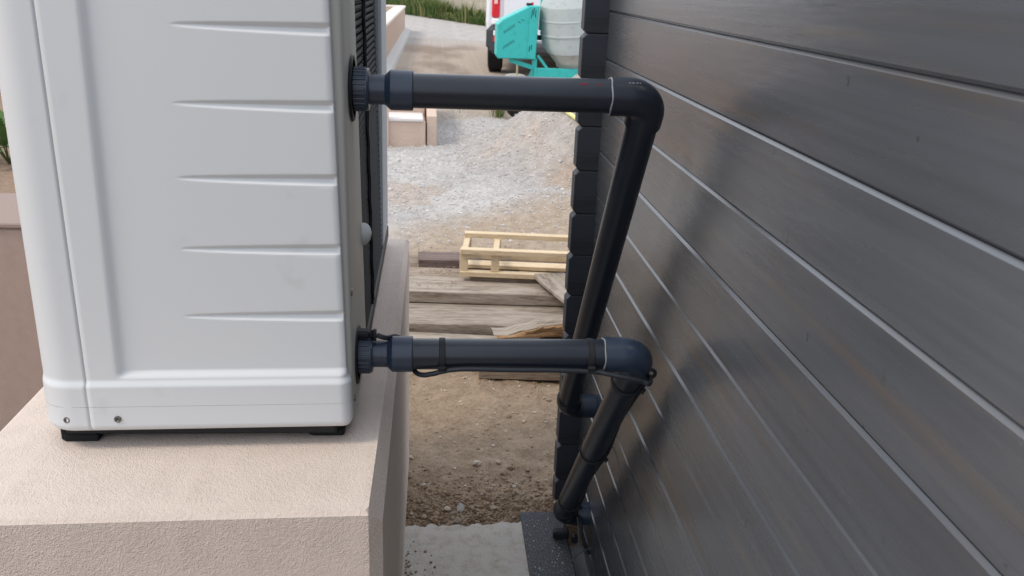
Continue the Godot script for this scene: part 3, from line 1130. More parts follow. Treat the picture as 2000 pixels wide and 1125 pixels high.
func build_timber() -> void:
	var W: Array = M.old_wood
	plank("wide grey board lying lowest in the plank pile", Vector3(-0.6, 0.055, -3.42), Vector3(1.3, 0.062, -3.32), 0.25, 0.045, W[1], 1)
	plank("pale narrow board nearest the camera at the pile's front", Vector3(-0.5, 0.032, -3.23), Vector3(0.42, 0.030, -3.155), 0.12, 0.028, W[3], 2)
	plank("thick weathered plank with a pale cut edge across the pile", Vector3(-0.7, 0.118, -3.635), Vector3(1.2, 0.118, -3.515), 0.20, 0.05, W[3], 3)
	plank("brown plank lying behind the thick weathered one", Vector3(-0.65, 0.105, -3.82), Vector3(0.75, 0.102, -3.72), 0.17, 0.04, W[0], 4)
	plank("grey plank lying under the new pine crate", Vector3(0.16, 0.135, -3.70), Vector3(1.5, 0.130, -3.58), 0.13, 0.026, W[2], 5)
	plank("dull brown plank at the back of the pile under the crate", Vector3(-0.6, 0.075, -4.02), Vector3(1.3, 0.075, -3.94), 0.24, 0.04, W[2], 6)
	plank("dark purplish plank end poking out left of the crate", Vector3(-0.068, 0.118, -3.98), Vector3(0.75, 0.115, -3.95), 0.13, 0.04, M.dark_wood, 7)
	plank("flat board lying on the earth in front of the pile", Vector3(0.165, 0.038, -2.93), Vector3(1.1, 0.036, -2.905), 0.13, 0.034, W[0], 8)
	plank("grey board end tilted across the pile at its right", Vector3(0.60, 0.17, -3.20), Vector3(0.50, 0.160, -3.62), 0.14, 0.018, W[1], 9)
	plank("pale board under the far right of the pine crate", Vector3(0.38, 0.135, -3.74), Vector3(1.5, 0.135, -3.70), 0.09, 0.022, M.pine, 10)
	plank("short pale offcut lying on the earth behind the dark plank end", Vector3(-0.13, 0.05, -4.16), Vector3(0.10, 0.052, -4.12), 0.09, 0.03, W[3], 23)
	# split, splintered piece with raw orange wood
	var sp := thing("split_timber", "splintered timber, grey on top with raw orange wood below", "wood", Vector3(0.23, 0.055, -3.16), 0.12)
	var b := MB.new()
	rng.seed = 12
	var top := []
	var lowr := []
	for i in 15:
		var t := i / 14.0
		var x := t * 0.36
		var hh := 0.012 + 0.045 * sstep(0.0, 0.7, t) - 0.012 * sstep(0.85, 1.0, t)
		var j := rng.randf_range(-0.004, 0.004)
		top.append([Vector3(x, hh + j, -0.045), Vector3(x, hh + 0.006 + j, -0.01), Vector3(x, hh * 0.82 + j, 0.03 - 0.012 * t)])
		lowr.append([Vector3(x + 0.01, hh * 0.8 + j, 0.028 - 0.012 * t), Vector3(x + 0.01, hh * 0.4, 0.045), Vector3(x + 0.01, 0.0, 0.04)])
	b.sheet(top, Vector3(0, 1, 0.3))
	put(b.mesh(), "weathered_face", W[1], sp)
	b = MB.new()
	b.sheet(lowr, Vector3(0, 0.3, 1))
	put(b.mesh(), "torn_face", M.raw_wood, sp)
	b = MB.new()
	for k in 9:
		var x0 := rng.randf_range(0.1, 0.3)
		b.bar(Vector3(x0, 0.01 + 0.02 * rng.randf(), 0.04), Vector3(x0 + rng.randf_range(0.05, 0.13), 0.015 + 0.03 * rng.randf(), 0.045), 0.006, 0.005, 0.001)
	stuff(put(b.mesh(), "splinters", M.raw_wood, sp))
	# light pine crate frame
	var cr := thing("pine_crate", "new pale pine crate frame of battens standing on the old planks", "crate", Vector3(0.118, 0.137, -3.655), -0.10)
	var L := 1.0
	var D := 0.245
	var H := 0.100
	for q in [[H, 0.0], [H, -D], [0.0, 0.0], [0.0, -D]]:
		b = MB.new()
		b.box(Vector3(L * 0.5, q[0] + 0.010, q[1] + (0.008 if q[1] == 0.0 else -0.008)), Vector3(L, 0.022, 0.040), 0.002)
		put(b.mesh(), "batten", M.pine, cr)
	for x in [0.014, 0.150, 0.60, 0.98]:
		for z in [-0.002, -D + 0.002]:
			b = MB.new()
			b.box(Vector3(x, 0.020 + (H - 0.020) * 0.5, z), Vector3(0.034, H - 0.0206, 0.032), 0.002)
			put(b.mesh(), "upright", M.pine, cr)
		b = MB.new()
		b.box(Vector3(x, H - 0.0125, -D * 0.5), Vector3(0.026, 0.024, D - 0.037), 0.002)
		put(b.mesh(), "cross_piece", M.pine, cr)
	b = MB.new()
	b.box(Vector3(L * 0.5, 0.010, -D * 0.5), Vector3(L, 0.018, 0.07), 0.002)
	put(b.mesh(), "bottom_slat", M.pine, cr)

# ---------------------------------------------------------------- heap, stones, plants
func heap_y(x: float, z: float) -> float:
	var cx := 1.74
	var cz := -7.35
	var dx := (x - cx) / 1.35
	var dz := (z - cz) / (1.75 if z > cz else 1.3)
	var r := sqrt(dx * dx + dz * dz)
	var lump := fa.get_noise_2d(x * 9, z * 9) * 0.15 + fb.get_noise_2d(x * 22, z * 22) * 0.035
	var gull := fa.get_noise_2d(atan2(dz, dx) * 45.0 + 300, r * 6.0) * 0.11 * sstep(0.2, 0.6, r)
	var h := 1.1 * (1.0 - r) if r > 0.18 else 1.1 * 0.82 + 1.1 * (0.18 - r) * 0.4
	if r > 0.72:       # spread toe
		h = 1.1 * 0.28 * pow(maxf(0.0, 1.0 - (r - 0.72) / 0.62), 2.2)
	return h + (lump + gull) * sstep(-0.02, 0.2, h) - 0.012

func build_heap() -> void:
	var rows := []
	var cols := []
	for i in 170:
		var z := -4.9 - 4.6 * i / 169.0
		var r := []
		var cr := []
		for j in 150:
			var x := -0.7 + 4.6 * j / 149.0
			r.append(Vector3(x, heap_y(x, z) + fb.get_noise_2d(x * 300, z * 300) * 0.012, z))
			var t := clampf(fa.get_noise_2d(x * 16 + 9, z * 11) * 2.2 + 0.2, 0, 1)
			var col := Color(0.455, 0.435, 0.415).lerp(Color(0.52, 0.44, 0.375), t * 0.7)
			var spot := sstep(0.5, 0.15, Vector2((x - 1.0) / 0.7, (z + 6.0) / 0.75).length())
			cr.append(col.lerp(Color(0.45, 0.34, 0.25), spot * 0.75))
		rows.append(r)
		cols.append(cr)
	var b := MB.new()
	b.sheet(rows, Vector3.UP, cols)
	tag(put(b.mesh(), "gravel_heap", M.ground), "big pale heap of sand and gravel in front of the mixer", "heap", "", "stuff")

func build_stones() -> void:
	rng.seed = 77
	var pl := []
	while pl.size() < 14000:      # gravel on the heap and round it
		var x := rng.randf_range(-0.65, 2.4)
		var z := rng.randf_range(-9.3, -4.6)
		var y := maxf(heap_y(x, z), ground_y(x, z))
		if z > -5.2 and rng.randf() < 0.6:
			continue
		pl.append([Vector3(x, y + 0.002, z), rng.randf_range(0.003, 0.0075) * (1.8 if rng.randf() < 0.06 else 1.0)])
	scatter("gravel", "loose grey gravel over the heap and the yard", "gravel", pl, 101, [Color(0.52, 0.51, 0.50), Color(0.60, 0.585, 0.57), Color(0.47, 0.455, 0.445), Color(0.55, 0.50, 0.455)])
	pl = []
	while pl.size() < 1900:      # crumbs of soil by the concrete
		var x := rng.randf_range(-0.08, 0.36)
		var z := -2.0 - 0.10 * absf(rng.randfn())
		pl.append([Vector3(x, ground_y(x, z) + 0.001, z), rng.randf_range(0.002, 0.0055) * (2.0 if rng.randf() < 0.05 else 1.0)])
	for k in 45:      # a little of it kicked onto the concrete, by the plinth
		var x := -0.058 + 0.07 * pow(rng.randf(), 2.5)
		var z := -1.80 - 0.05 * rng.randfn()
		pl.append([Vector3(x, 0.006, clampf(z, -1.97, -1.7)), rng.randf_range(0.001, 0.004)])
	scatter("soil_crumbs", "crumbled dark soil along the end of the concrete strip", "soil", pl, 102, [Color(0.26, 0.18, 0.115), Color(0.31, 0.22, 0.15), Color(0.20, 0.14, 0.09), Color(0.36, 0.29, 0.22)])
	pl = []
	while pl.size() < 800:
		var x := rng.randf_range(-0.12, 0.6)
		var z := rng.randf_range(-4.6, -2.1)
		pl.append([Vector3(x, ground_y(x, z) + 0.001, z), rng.randf_range(0.002, 0.006) * (1.7 if rng.randf() < 0.08 else 1.0)])
	scatter("earth_pebbles", "small pebbles strewn over the bare earth", "pebbles", pl, 103, [Color(0.36, 0.28, 0.2), Color(0.44, 0.37, 0.29), Color(0.30, 0.225, 0.16), Color(0.5, 0.45, 0.38)])
	pl = []
	while pl.size() < 420:
		pl.append([Vector3(rng.randf_range(0.24, 0.348), 0.0105, rng.randf_range(-2.03, -1.2)), rng.randf_range(0.0006, 0.0022)])
	scatter("pale_grit", "pale grit sprinkled over the black bitumen strip", "grit", pl, 104, [Color(0.6, 0.57, 0.5), Color(0.45, 0.42, 0.38), Color(0.25, 0.22, 0.19)])
	pl = []
	while pl.size() < 340:
		var x := rng.randf_range(-0.12, 0.62)
		var z := rng.randf_range(-3.98, -3.46)
		var y := 0.119 if z > -3.70 else (0.104 if z > -3.86 else 0.076)
		if absf(z + 3.505) < 0.035 or (z < -3.54 and x > 0.1 and z > -3.9):
			continue
		if fa.get_noise_2d(x * 60, z * 90) < -0.05:
			continue
		pl.append([Vector3(x, y + 0.001, z), rng.randf_range(0.001, 0.0038)])
	scatter("soil_on_planks", "dry earth and crumbs lying on the old planks", "soil", pl, 105, [Color(0.42, 0.34, 0.26), Color(0.48, 0.41, 0.33), Color(0.33, 0.26, 0.19)])
	# the few stones one can pick out
	var some := [[0.080, -2.085, 0.011, 0.026, Color(0.33, 0.31, 0.29), "long grey stone standing near the concrete edge"],
		[0.135, -2.30, 0.014, 0.012, Color(0.47, 0.41, 0.33), "pale angular stone alone in the middle of the earth"],
		[0.045, -2.08, 0.010, 0.009, Color(0.5, 0.44, 0.37), "small round stone left of the long grey one"],
		[0.072, -2.015, 0.014, 0.012, Color(0.32, 0.25, 0.20), "brown stone touching the end of the concrete strip"],
		[-0.02, -2.19, 0.008, 0.008, Color(0.5, 0.45, 0.38), "small pale stone close to the plinth side"],
		[0.20, -2.31, 0.009, 0.009, Color(0.42, 0.34, 0.26), "rounded tan stone right of the pale angular one"]]
	for k in some.size():
		var q: Array = some[k]
		var o := put(stone_mesh(200 + k, 0.8), "stone", null)
		var m: StandardMaterial3D = M.stone.duplicate()
		m.vertex_color_use_as_albedo = false
		var c: Color = q[4]
		m.albedo_color = c.linear_to_srgb()
		o.material_override = m
		o.scale = Vector3(q[2], q[2] * 0.75, q[3])
		o.rotation.y = 0.25 * k
		o.position = Vector3(q[0], ground_y(q[0], q[1]) + q[2] * 0.4, q[1])
		tag(o, q[5], "stone", "stones lying on the earth by the concrete")

func blade_mesh(seed_: int, blades: int, h: float, spread: float, dry: float) -> ArrayMesh:
	rng.seed = seed_
	var b := MB.new()
	for k in blades:
		var a := rng.randf() * TAU
		var d := Vector3(cos(a), 0, sin(a))
		var w := Vector3(-d.z, 0, d.x) * h * rng.randf_range(0.012, 0.03)
		var o := d * spread * sqrt(rng.randf())
		var hh := h * rng.randf_range(0.45, 1.0)
		var lean := rng.randf_range(0.1, 0.55) * hh
		var g := Color(0.10, 0.16, 0.045).lerp(Color(0.055, 0.11, 0.03), rng.randf())
		if rng.randf() < dry:
			g = Color(0.42, 0.35, 0.18).lerp(Color(0.30, 0.27, 0.12), rng.randf())
		b.tint = g
		var p0 := o
		var p1 := o + d * lean * 0.35 + Vector3.UP * hh * 0.6
		var p2 := o + d * lean + Vector3.UP * hh
		var nn := (d + Vector3.UP * 0.5).normalized()
		b.face([p0 - w, p0 + w, p1 + w * 0.8, p1 - w * 0.8], nn)
		b.face([p1 - w * 0.8, p1 + w * 0.8, p2], nn)
	return b.mesh()

func weed(m: ArrayMesh, at: Vector3, label: String) -> void:
	var w := thing("weed", label, "plant", at, 0.0, "weeds on the building site")
	stuff(put(m, "blades", M.grass, w))

func build_plants() -> void:
	# rank grass along the foot of the far wall: nobody could count it
	rng.seed = 404
	var mm := MultiMesh.new()
	mm.transform_format = MultiMesh.TRANSFORM_3D
	mm.mesh = blade_mesh(405, 34, 0.62, 0.2, 0.3)
	var n := 800
	mm.instance_count = n
	for k in n:
		var t := rng.randf_range(-12.0, 14.0)
		var off := pow(rng.randf(), 1.5) * 1.3
		var p := Vector3(0.2, 0, -31.0) + Vector3(0.371, 0, 0.928) * t + Vector3(-0.928, 0, 0.371) * (-off)
		p = Vector3(0.2 + 0.371 * t, 0, -31.0 + 0.928 * t) + Vector3(0.928, 0, -0.371) * 0.0 + Vector3(0.928, 0, -0.371) * off
		var clump := maxf(0.2, 0.30 + 0.85 * sstep(-0.2, -1.8, t) + 0.40 * sstep(0.9, 1.9, t) + fa.get_noise_1d(t * 60.0 + 7.0) * 0.7)
		if off > 1.0:
			clump *= 0.7
		mm.set_instance_transform(k, Transform3D(Basis(Vector3.UP, rng.randf() * TAU).scaled(Vector3(1, clump * rng.randf_range(0.7, 1.2), 1)), p))
	var o := MultiMeshInstance3D.new()
	o.multimesh = mm
	o.material_override = M.grass
	o.name = numbered("rough_grass")
	add_child(o, true)
	tag(o, "tall rough grass growing along the foot of the far pale wall", "grass", "", "stuff")
	weed(blade_mesh(410, 70, 0.07, 0.055, 0.1), Vector3(0.385, 0.0, -4.30), "small green weed growing behind the pine crate")
	weed(blade_mesh(411, 26, 0.03, 0.05, 0.4), Vector3(0.375, 0.0, -2.78), "thin green weed beside the flat board on the earth")
	weed(blade_mesh(412, 60, 0.16, 0.10, 0.15), Vector3(0.66, 0.0, -9.25), "green tuft of grass beside the mixer wheel")
	weed(blade_mesh(414, 60, 0.06, 0.2, 0.15), Vector3(0.25, 0.0, -9.6), "low green tuft at the end of the gravel yard")
	# broad-leaved plant beyond the left side of the heat pump
	var pl := thing("leafy_plant", "leafy green plant on the bare soil left of the heat pump", "plant", Vector3(-2.95, 0.0, -6.4))
	rng.seed = 415
	var b := MB.new()
	for k in 150:
		var a := rng.randf() * TAU
		var e := rng.randf_range(0.1, 1.3)
		var d := Vector3(cos(a) * cos(e), sin(e), sin(a) * cos(e))
		var c := d * rng.randf_range(0.08, 0.34) + Vector3(0, 0.08, 0)
		var s := d.cross(Vector3.UP).normalized() * 0.03
		var f := d * 0.06 + Vector3(0, -0.02, 0)
		b.tint = Color(0.07, 0.15, 0.05).lerp(Color(0.12, 0.2, 0.07), rng.randf())
		b.face([c - f, c + s, c + f, c - s], Vector3.UP)
	stuff(put(b.mesh(), "leaves", M.grass, pl))
	b = MB.new()
	for k in 9:
		var a := TAU * k / 9.0
		b.tint = Color(0.1, 0.12, 0.05)
		b.tube([Vector3.ZERO, Vector3(cos(a) * 0.08, 0.14, sin(a) * 0.08), Vector3(cos(a) * 0.2, 0.26, sin(a) * 0.2)], [0.006, 0.005, 0.003], 5)
	stuff(put(b.mesh(), "stems", M.grass, pl))

# ---------------------------------------------------------------- walls beyond
func build_far_walls() -> void:
	# long low garden wall with a pale coping, running away from the camera
	var gw := thing("garden_wall", "long low tan rendered wall with pale coping, beyond the heat pump", "wall", Vector3(-0.76, 0, -10.0))
	var b := MB.new()
	b.box(Vector3(-0.12, 0.25, -6.9), Vector3(0.22, 0.62, 13.8), 0.01)
	b.box(Vector3(-3.2, 0.25, -13.68), Vector3(5.94, 0.62, 0.22), 0.01)
	put(b.mesh(), "wall_body", M.far_render, gw)
	b = MB.new()
	b.box(Vector3(-0.12, 0.595, -6.905), Vector3(0.26, 0.06, 13.83), 0.012)
	b.box(Vector3(-3.2, 0.5945, -13.70), Vector3(5.9, 0.061, 0.26), 0.012)
	put(b.mesh(), "coping", M.coping, gw)
	b = MB.new()
	b.prism([Vector3(-0.02, -0.04, 0.1), Vector3(0.16, -0.04, 0.1), Vector3(0.13, 0.05, 0.1), Vector3(-0.02, 0.09, 0.1)], Vector3(0, 0, -13.9))
	put(b.mesh(), "concrete_base", M.pale_concrete, gw)
	b = MB.new()
	b.box(Vector3(-3.2, 0.19, -6.8), Vector3(5.9, 0.4, 13.5), 0.01)
	tag(put(b.mesh(), "terrace_bed", M.render_brown, null, Vector3(-0.76, 0, -10.0)), "brown earth bed held in by the long low tan wall", "bed")
	# steps with a cheek wall
	var st := thing("garden_steps", "tan rendered steps with pale treads at the edge of the gravel", "steps", Vector3(-0.42, 0, -7.5), 0.03)
	for k in 2:
		b = MB.new()
		b.box(Vector3(0.185 - 0.3, 0.085 + 0.07 * k, -0.36 * k - 0.8), Vector3(0.925, 0.225 + 0.14 * k, 1.6), 0.006)
		put(b.mesh(), "riser", M.far_render, st)
		b = MB.new()
		b.box(Vector3(0.165 - 0.3 + 0.015, 0.2105 + 0.14 * k, -0.36 * k - 0.17), Vector3(0.90, 0.028, 0.365), 0.006)
		put(b.mesh(), "tread", M.tread, st)
	b = MB.new()
	b.prism([Vector3(0.36, -0.05, -0.02), Vector3(0.36, 0.24, -0.02), Vector3(0.36, 0.36, -0.6), Vector3(0.36, 0.36, -1.9), Vector3(0.36, -0.05, -1.9)], Vector3(0.08, 0, 0))
	put(b.mesh(), "cheek_wall", M.far_render, st)
	b = MB.new()
	b.box(Vector3(0.02, 0.17, 0.0), Vector3(0.045, 0.42, 0.05), 0.006)
	put(b.mesh(), "corner_post", M.far_render, st)
	# pale wall at the back, oblique
	var bw := MB.new()
	bw.box(Vector3(0, 1.2, 0), Vector3(0.25, 2.6, 34.0), 0.02)
	var o := put(bw.mesh(), "boundary_wall", M.boundary, null, Vector3(0.2, 0, -31.0) + Vector3(0.928, 0, -0.371) * 1.6)
	o.rotation.y = atan2(0.371, 0.928)
	tag(o, "rough pale cream wall far behind the tall grass", "wall")
	# road
	b = MB.new()
	var rr := []
	for i in 26:
		var s := i / 25.0
		var row := []
		for j in 60:
			var x := -14.0 + 20.0 * j / 59.0
			var edge := -20.9 + 0.14 * x + fa.get_noise_1d(x * 30.0) * 0.8
			var far_z := maxf(-44.0, -31.3 + 2.5 * x) if x > -5.0 else -44.0
			far_z = minf(far_z, edge - 1.0)
			row.append(Vector3(x, lerpf(-0.012, 0.006, sstep(0.0, 0.12, s)), lerpf(edge, far_z, s)))
		rr.append(row)
	b.sheet(rr, Vector3.UP)
	tag(put(b.mesh(), "road", M.road), "worn pale grey road crossing behind the drive", "road", "", "structure")
	# brown rendered wall left of the heat pump
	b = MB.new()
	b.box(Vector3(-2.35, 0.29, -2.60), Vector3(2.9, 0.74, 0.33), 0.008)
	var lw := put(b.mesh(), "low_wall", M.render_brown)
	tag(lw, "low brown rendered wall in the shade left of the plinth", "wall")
	b = MB.new()
	b.box(Vector3(-2.35, 0.668, -2.60), Vector3(2.92, 0.016, 0.345), 0.004)
	put(b.mesh(), "coping", M.low_cap, lw)

# ---------------------------------------------------------------- mixer
func build_mixer() -> void:
	var mx := thing("concrete_mixer", "turquoise concrete mixer with a grey drum behind the gravel heap", "concrete mixer", Vector3(0.62, 0.065, -9.3), 0.0)
	# motor housing: outline of its side in x (right) and y (up)
	var o := [Vector2(0.0, 0.55), Vector2(0.02, 0.52), Vector2(0.405, 0.52), Vector2(0.425, 1.045), Vector2(0.335, 1.045), Vector2(0.055, 0.905), Vector2(0.0, 0.855)]
	var b := MB.new()
	var zf := 0.0
	var dep := 0.30
	var bev := 0.012
	var cen := Vector2(0.22, 0.78)
	var fr := []
	var rim := []
	var bk := []
	for q in o:
		var inn: Vector2 = q + (cen - q).normalized() * bev
		fr.append(Vector3(inn.x, inn.y, zf))
		rim.append(Vector3(q.x, q.y, zf - bev))
		bk.append(Vector3(q.x, q.y, zf - dep))
	b.face(fr, Vector3.BACK)
	b.face(bk, Vector3.FORWARD)
	for k in o.size():
		var j := (k + 1) % o.size()
		var out: Vector2 = (o[k] + o[j]) * 0.5 - cen
		b.face([fr[k], fr[j], rim[j], rim[k]], Vector3(out.x, out.y, 0.1))
		b.face([rim[k], rim[j], bk[j], bk[k]], Vector3(out.x, out.y, 0))
	var hs := put(b.mesh(), "motor_housing", M.teal, mx)
	b = MB.new()
	b.prism([Vector3(0.318, 0.53, 0.002), Vector3(0.398, 0.53, 0.002), Vector3(0.414, 1.035, 0.002), Vector3(0.34, 1.035, 0.002), Vector3(0.326, 0.99, 0.002)], Vector3(0, 0, 0.006))
	put(b.mesh(), "hinge_strip", M.teal, hs)
	for q in [[0.347, 0.965, 0.085, 0.12], [0.366, 0.99, 0.075, 0.1], [0.385, 0.97, 0.07, 0.08], [0.336, 0.625, 0.055, 0.04], [0.356, 0.64, 0.05, 0.04]]:
		b = MB.new()
		b.box(Vector3(q[0], q[1], 0.0075), Vector3(0.009, q[2], 0.003), 0.001, Vector3(0, 0, -q[3]))
		put(b.mesh(), "slit", M.black, hs)
	b = MB.new()
	for rw in 2:
		for k in 7:
			for j in 2:
				b.box(Vector3(0.075 + 0.0165 * k, 0.79 - 0.15 * rw + 0.011 * k - 0.016 * j, 0.0), Vector3(0.009, 0.009, 0.004), 0.001)
	for k in 4:
		b.box(Vector3(0.215 + 0.0165 * k, 0.884 + 0.011 * k - 0.016 * (k % 2), 0.0), Vector3(0.009, 0.009, 0.004), 0.001)
	stuff(put(b.mesh(), "vent_holes", M.black, hs))
	b = MB.new()
	b.tube([Vector3(0.36, 1.045, -0.1), Vector3(0.36, 1.075, -0.1)], [0.012, 0.012], 10, true)
	put(b.mesh(), "red_button", M.red_lens, hs)
	b = MB.new()
	b.box(Vector3(0.33, 1.055, -0.12), Vector3(0.06, 0.025, 0.06), 0.005)
	put(b.mesh(), "black_catch", M.black, hs)
	# frame
	var parts := [["post", Vector3(0.405, 0.53, -0.08), Vector3(0.395, 0.02, -0.08), 0.05], ["brace", Vector3(0.43, 0.56, -0.05), Vector3(0.56, 0.40, -0.05), 0.028], ["gusset", Vector3(0.14, 0.505, -0.08), Vector3(0.40, 0.43, -0.08), 0.045], ["leg", Vector3(0.40, 0.40, -0.1), Vector3(0.30, 0.0, -0.5), 0.045], ["leg", Vector3(1.35, 0.36, -0.1), Vector3(1.40, -0.04, -0.35), 0.045], ["yoke_arm", Vector3(0.485, 0.80, -0.25), Vector3(0.505, 1.45, -0.25), 0.07], ["axle_arm", Vector3(0.42, 0.725, -0.25), Vector3(0.52, 0.725, -0.25), 0.05]]
	for q in parts:
		b = MB.new()
		b.bar(q[1], q[2], q[3], q[3], 0.004)
		put(b.mesh(), q[0], M.black if q[0] == "axle_arm" else M.teal, mx)
	b = MB.new()
	b.box(Vector3(0.86, 0.385, -0.05), Vector3(0.92, 0.10, 0.06), 0.006)
	put(b.mesh(), "frame_rail", M.teal, mx)
	# drum: leaning axis
	var ax := Vector3(-0.13, 1.0, 0.14).normalized()
	var base := Vector3(0.865, 0.455, -0.26)
	var t0 := [0.0, 0.0, 0.02, 0.20]
	var r0 := [0.02, 0.205, 0.215, 0.335]
	b = MB.new()
	b.tube(along(base, ax, [0.0, 0.0, 0.012, 0.055]), [0.02, 0.19, 0.205, 0.215], 48, true)
	b.tube(along(base, ax, [0.055, 0.175]), [0.215, 0.300], 48, false)
	put(b.mesh(), "drum_bottom", M.drum_dirty, mx)
	b = MB.new()
	b.tube(along(base, ax, [0.174, 0.24, 0.30, 0.34]), [0.300, 0.338, 0.347, 0.348], 48, false, false, false)
	b.tube(along(base, ax, [0.34, 0.352, 0.352, 0.364, 0.376, 0.376]), [0.348, 0.348, 0.354, 0.357, 0.354, 0.348], 48, true, false, false)
	b.tube(along(base, ax, [0.376, 0.50, 0.503, 0.51, 0.514, 0.64]), [0.348, 0.344, 0.348, 0.348, 0.343, 0.332], 48, true, false, false)
	b.tube(along(base, ax, [0.64, 0.652, 0.88, 0.88, 0.78]), [0.332, 0.326, 0.21, 0.20, 0.20], 48, true, false, false)
	put(b.mesh(), "drum", M.drum, mx)
	b = MB.new()
	b.tube(along(base, ax, [0.77, 0.78]), [0.22, 0.22], 32, true)
	put(b.mesh(), "drum_mouth", M.black, mx)
	# wheel
	for q in [Vector3(0.26, 0.105, 0.16), Vector3(0.26, 0.105, -0.55)]:
		var wx := Vector3(0, 0, 1)
		b = MB.new()
		b.tube([wx * -0.05, wx * -0.04, wx * 0.04, wx * 0.05, wx * 0.05], [0.12, 0.17, 0.17, 0.12, 0.02], 28, true)
		put(b.mesh(), "wheel", M.rubber, mx, q)
	b = MB.new()
	b.tube([Vector3(0.26, 0.105, 0.22), Vector3(0.26, 0.105, -0.62)], [0.02, 0.02], 10, true)
	put(b.mesh(), "axle", M.black, mx)
	# wooden stake and a grey bucket behind the wheel
	var sk := MB.new()
	sk.bar(Vector3(0.885, 0.0, -9.75), Vector3(0.885, 0.53, -9.8), 0.024, 0.018, 0.002)
	tag(put(sk.mesh(), "wooden_stake", M.pine), "pale wooden stake standing under the mixer housing", "stake")
	var bk2 := thing("mortar_bucket", "grey upturned bucket on the ground under the mixer", "bucket", Vector3(0.88, 0, -9.95))
	b = MB.new()
	b.tube([Vector3(0, 0, 0), Vector3(0, 0.03, 0), Vector3(0, 0.03, 0), Vector3(0, 0.33, 0), Vector3(0, 0.36, 0), Vector3(0, 0.37, 0)], [0.17, 0.17, 0.155, 0.125, 0.11, 0.08], 24, true)
	put(b.mesh(), "body", M.drum_dirty, bk2)
	# yellow hose end lying on the heap
	var hp := []
	hp = [Vector3(0.90, heap_y(0.90, -6.98) + 0.05, -6.98), Vector3(1.075, heap_y(1.075, -6.44) + 0.05, -6.44)]
	var hb := MB.new()
	hb.bar(hp[0], hp[1], 0.03, 0.02, 0.003)
	tag(put(hb.mesh(), "yellow_batten", M.hose), "pale yellow batten stuck into the side of the gravel heap", "batten")

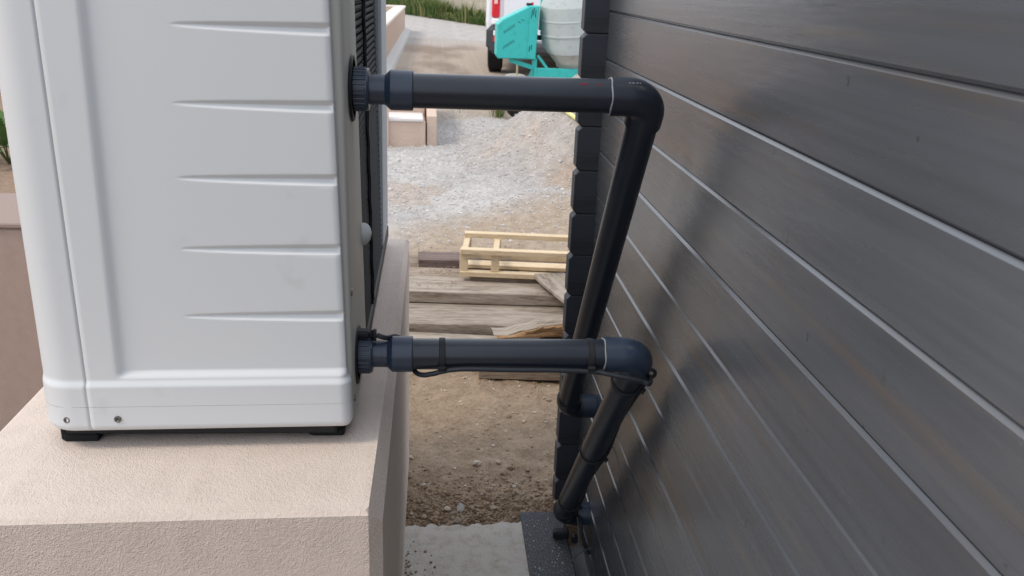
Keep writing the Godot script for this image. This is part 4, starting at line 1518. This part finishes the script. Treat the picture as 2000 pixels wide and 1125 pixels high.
# ---------------------------------------------------------------- van
func build_van() -> void:
	var vn := thing("white_van", "white delivery van parked behind the concrete mixer, seen from behind", "van", Vector3(1.74, 0, -13.35), -0.10)
	var prof := [Vector2(-0.98, 0.42), Vector2(-1.02, 0.75), Vector2(-1.01, 1.25), Vector2(-0.95, 1.85), Vector2(-0.86, 2.25), Vector2(-0.74, 2.38), Vector2(0.74, 2.38), Vector2(0.86, 2.25), Vector2(0.95, 1.85), Vector2(1.01, 1.25), Vector2(1.02, 0.75), Vector2(0.98, 0.42)]
	var b := MB.new()
	var st := [[0.0, 0.955, 0.0], [-0.03, 0.985, 0.0], [-0.10, 1.0, 0.0], [-3.6, 1.0, 0.0], [-4.2, 0.98, -0.35], [-5.0, 0.93, -1.15], [-5.35, 0.85, -1.35]]
	var secs := []
	for s in st:
		var r := []
		for q in prof:
			var y: float = q.y
			if y > 1.0:
				y = maxf(0.95, y + s[2] * ((y - 1.0) / 1.38))
			r.append(Vector3(q.x * s[1], 0.42 + (y - 0.42) * (0.97 + 0.03 * s[1]), s[0]))
		secs.append(r)
	for i in st.size() - 1:
		for k in prof.size():
			var j := (k + 1) % prof.size()
			var mid: Vector3 = (secs[i][k] + secs[i + 1][j]) * 0.5
			b.face([secs[i][k], secs[i][j], secs[i + 1][j]], Vector3(mid.x, mid.y - 1.2, 0))
			b.face([secs[i][k], secs[i + 1][j], secs[i + 1][k]], Vector3(mid.x, mid.y - 1.2, 0))
	b.face(secs[0], Vector3.BACK)
	b.face(secs[-1], Vector3.FORWARD)
	put(b.mesh(), "body", M.van_white, vn)
	for s in [-1.0, 1.0]:
		b = MB.new()
		b.box(Vector3(s * 0.385, 1.33, 0.012), Vector3(0.755, 1.66, 0.035), 0.015)
		var dr := put(b.mesh(), "rear_door", M.van_white, vn)
		b = MB.new()
		b.box(Vector3(s * 0.385, 1.72, 0.033), Vector3(0.56, 0.52, 0.012), 0.005)
		put(b.mesh(), "window", M.glass, dr)
		b = MB.new()
		b.box(Vector3(s * 0.40, 0.98, 0.032), Vector3(0.56, 0.32, 0.01), 0.005)
		put(b.mesh(), "pressed_panel", M.van_white, dr)
		b = MB.new()
		b.box(Vector3(s * 0.07, 1.12, 0.04), Vector3(0.05, 0.2, 0.03), 0.008)
		put(b.mesh(), "handle", M.black, dr)
		b = MB.new()
		b.box(Vector3(s * 0.872, 1.13, 0.008), Vector3(0.115, 0.62, 0.07), 0.02)
		var tl := put(b.mesh(), "tail_light", M.red_lens, vn)
		for yy in [1.06, 1.20]:
			b = MB.new()
			b.box(Vector3(s * 0.872, yy, 0.045), Vector3(0.05, 0.10, 0.012), 0.005)
			put(b.mesh(), "clear_lens", M.clear_lens, tl)
		b = MB.new()
		b.box(Vector3(s * 0.872, 0.765, 0.02), Vector3(0.11, 0.085, 0.06), 0.015)
		put(b.mesh(), "reversing_light", M.white_lens, tl)
		b = MB.new()
		b.box(Vector3(s * 0.875, 0.61, 0.105), Vector3(0.045, 0.07, 0.02), 0.006)
		put(b.mesh(), "reflector", M.white_lens, vn)
		b = MB.new()
		b.box(Vector3(s * 0.875, 0.525, 0.105), Vector3(0.05, 0.08, 0.02), 0.006)
		put(b.mesh(), "reflector", M.red_lens, vn)
	b = MB.new()
	b.box(Vector3(0, 0.40, 0.03), Vector3(1.90, 0.17, 0.18), 0.05)
	b.box(Vector3(-0.895, 0.53, 0.0), Vector3(0.215, 0.42, 0.22), 0.10)
	b.box(Vector3(0.905, 0.53, 0.0), Vector3(0.215, 0.42, 0.22), 0.10)
	put(b.mesh(), "bumper", M.bumper, vn)
	for q in [[-0.88, -0.62], [0.88, -0.62], [-0.88, -4.2], [0.88, -4.2]]:
		b = MB.new()
		b.tube([Vector3(-0.11, 0, 0), Vector3(-0.09, 0, 0), Vector3(0.09, 0, 0), Vector3(0.11, 0, 0)], [0.27, 0.33, 0.33, 0.27], 32, true)
		var w := put(b.mesh(), "wheel", M.rubber, vn, Vector3(q[0], 0.33, q[1]))
		b = MB.new()
		b.tube([Vector3(-0.115, 0, 0), Vector3(0.115, 0, 0)], [0.2, 0.2], 24, true)
		put(b.mesh(), "rim", M.rim, w)
	b = MB.new()
	b.box(Vector3(0, 0.36, -2.6), Vector3(1.5, 0.14, 4.6), 0.02)
	put(b.mesh(), "underbody", M.black, vn)

# ---------------------------------------------------------------- scene
func _ready() -> void:
	# camera
	var cam := Camera3D.new()
	cam.name = "camera"
	add_child(cam)
	cam.transform = Transform3D(Basis(Vector3(0.996002, 0.038153, 0.080775), Vector3(-0.009408, 0.943978, -0.329875), Vector3(-0.088835, 0.327796, 0.940563)).orthonormalized(), Vector3(0, 1.35, 0))
	cam.fov = 35.93
	cam.near = 0.05
	cam.far = 400.0
	# a phone's small lens: focused on the pipes, the yard behind slightly soft
	var lens := CameraAttributesPhysical.new()
	lens.frustum_focal_length = 12.0 / tan(deg_to_rad(35.93 * 0.5))
	lens.frustum_focus_distance = 1.45
	lens.exposure_aperture = 16.0
	lens.frustum_near = 0.05
	lens.frustum_far = 400.0
	cam.attributes = lens
	cam.current = true
	# sky: bright overcast
	var sky := ProceduralSkyMaterial.new()
	sky.sky_top_color = Color(0.86, 0.89, 0.945)
	sky.sky_horizon_color = Color(0.91, 0.92, 0.94)
	sky.sky_curve = 0.2
	sky.ground_horizon_color = Color(0.62, 0.58, 0.54)
	sky.ground_bottom_color = Color(0.45, 0.41, 0.37)
	sky.sky_energy_multiplier = 1.05
	var env := Environment.new()
	env.background_mode = Environment.BG_SKY
	env.sky = Sky.new()
	env.sky.sky_material = sky
	env.tonemap_mode = Environment.TONE_MAPPER_LINEAR
	env.tonemap_exposure = 1.62
	env.sdfgi_enabled = true
	env.ssao_enabled = true
	env.ssil_enabled = true
	var we := WorldEnvironment.new()
	we.name = "world"
	we.environment = env
	add_child(we)
	var sun := DirectionalLight3D.new()
	sun.name = "sun"
	sun.light_color = Color(1.0, 0.95, 0.88)
	sun.light_energy = 0.35
	sun.light_angular_distance = 14.0
	sun.shadow_enabled = true
	add_child(sun)
	sun.look_at_from_position(Vector3(-4.5, 6.5, 1.6), Vector3.ZERO)

	make_materials()
	build_ground()
	build_cabin()
	build_plinth()
	build_far_walls()
	build_heap()
	build_heat_pump()
	build_pipes()
	build_van()
	build_mixer()
	build_timber()
	build_stones()
	build_plants()
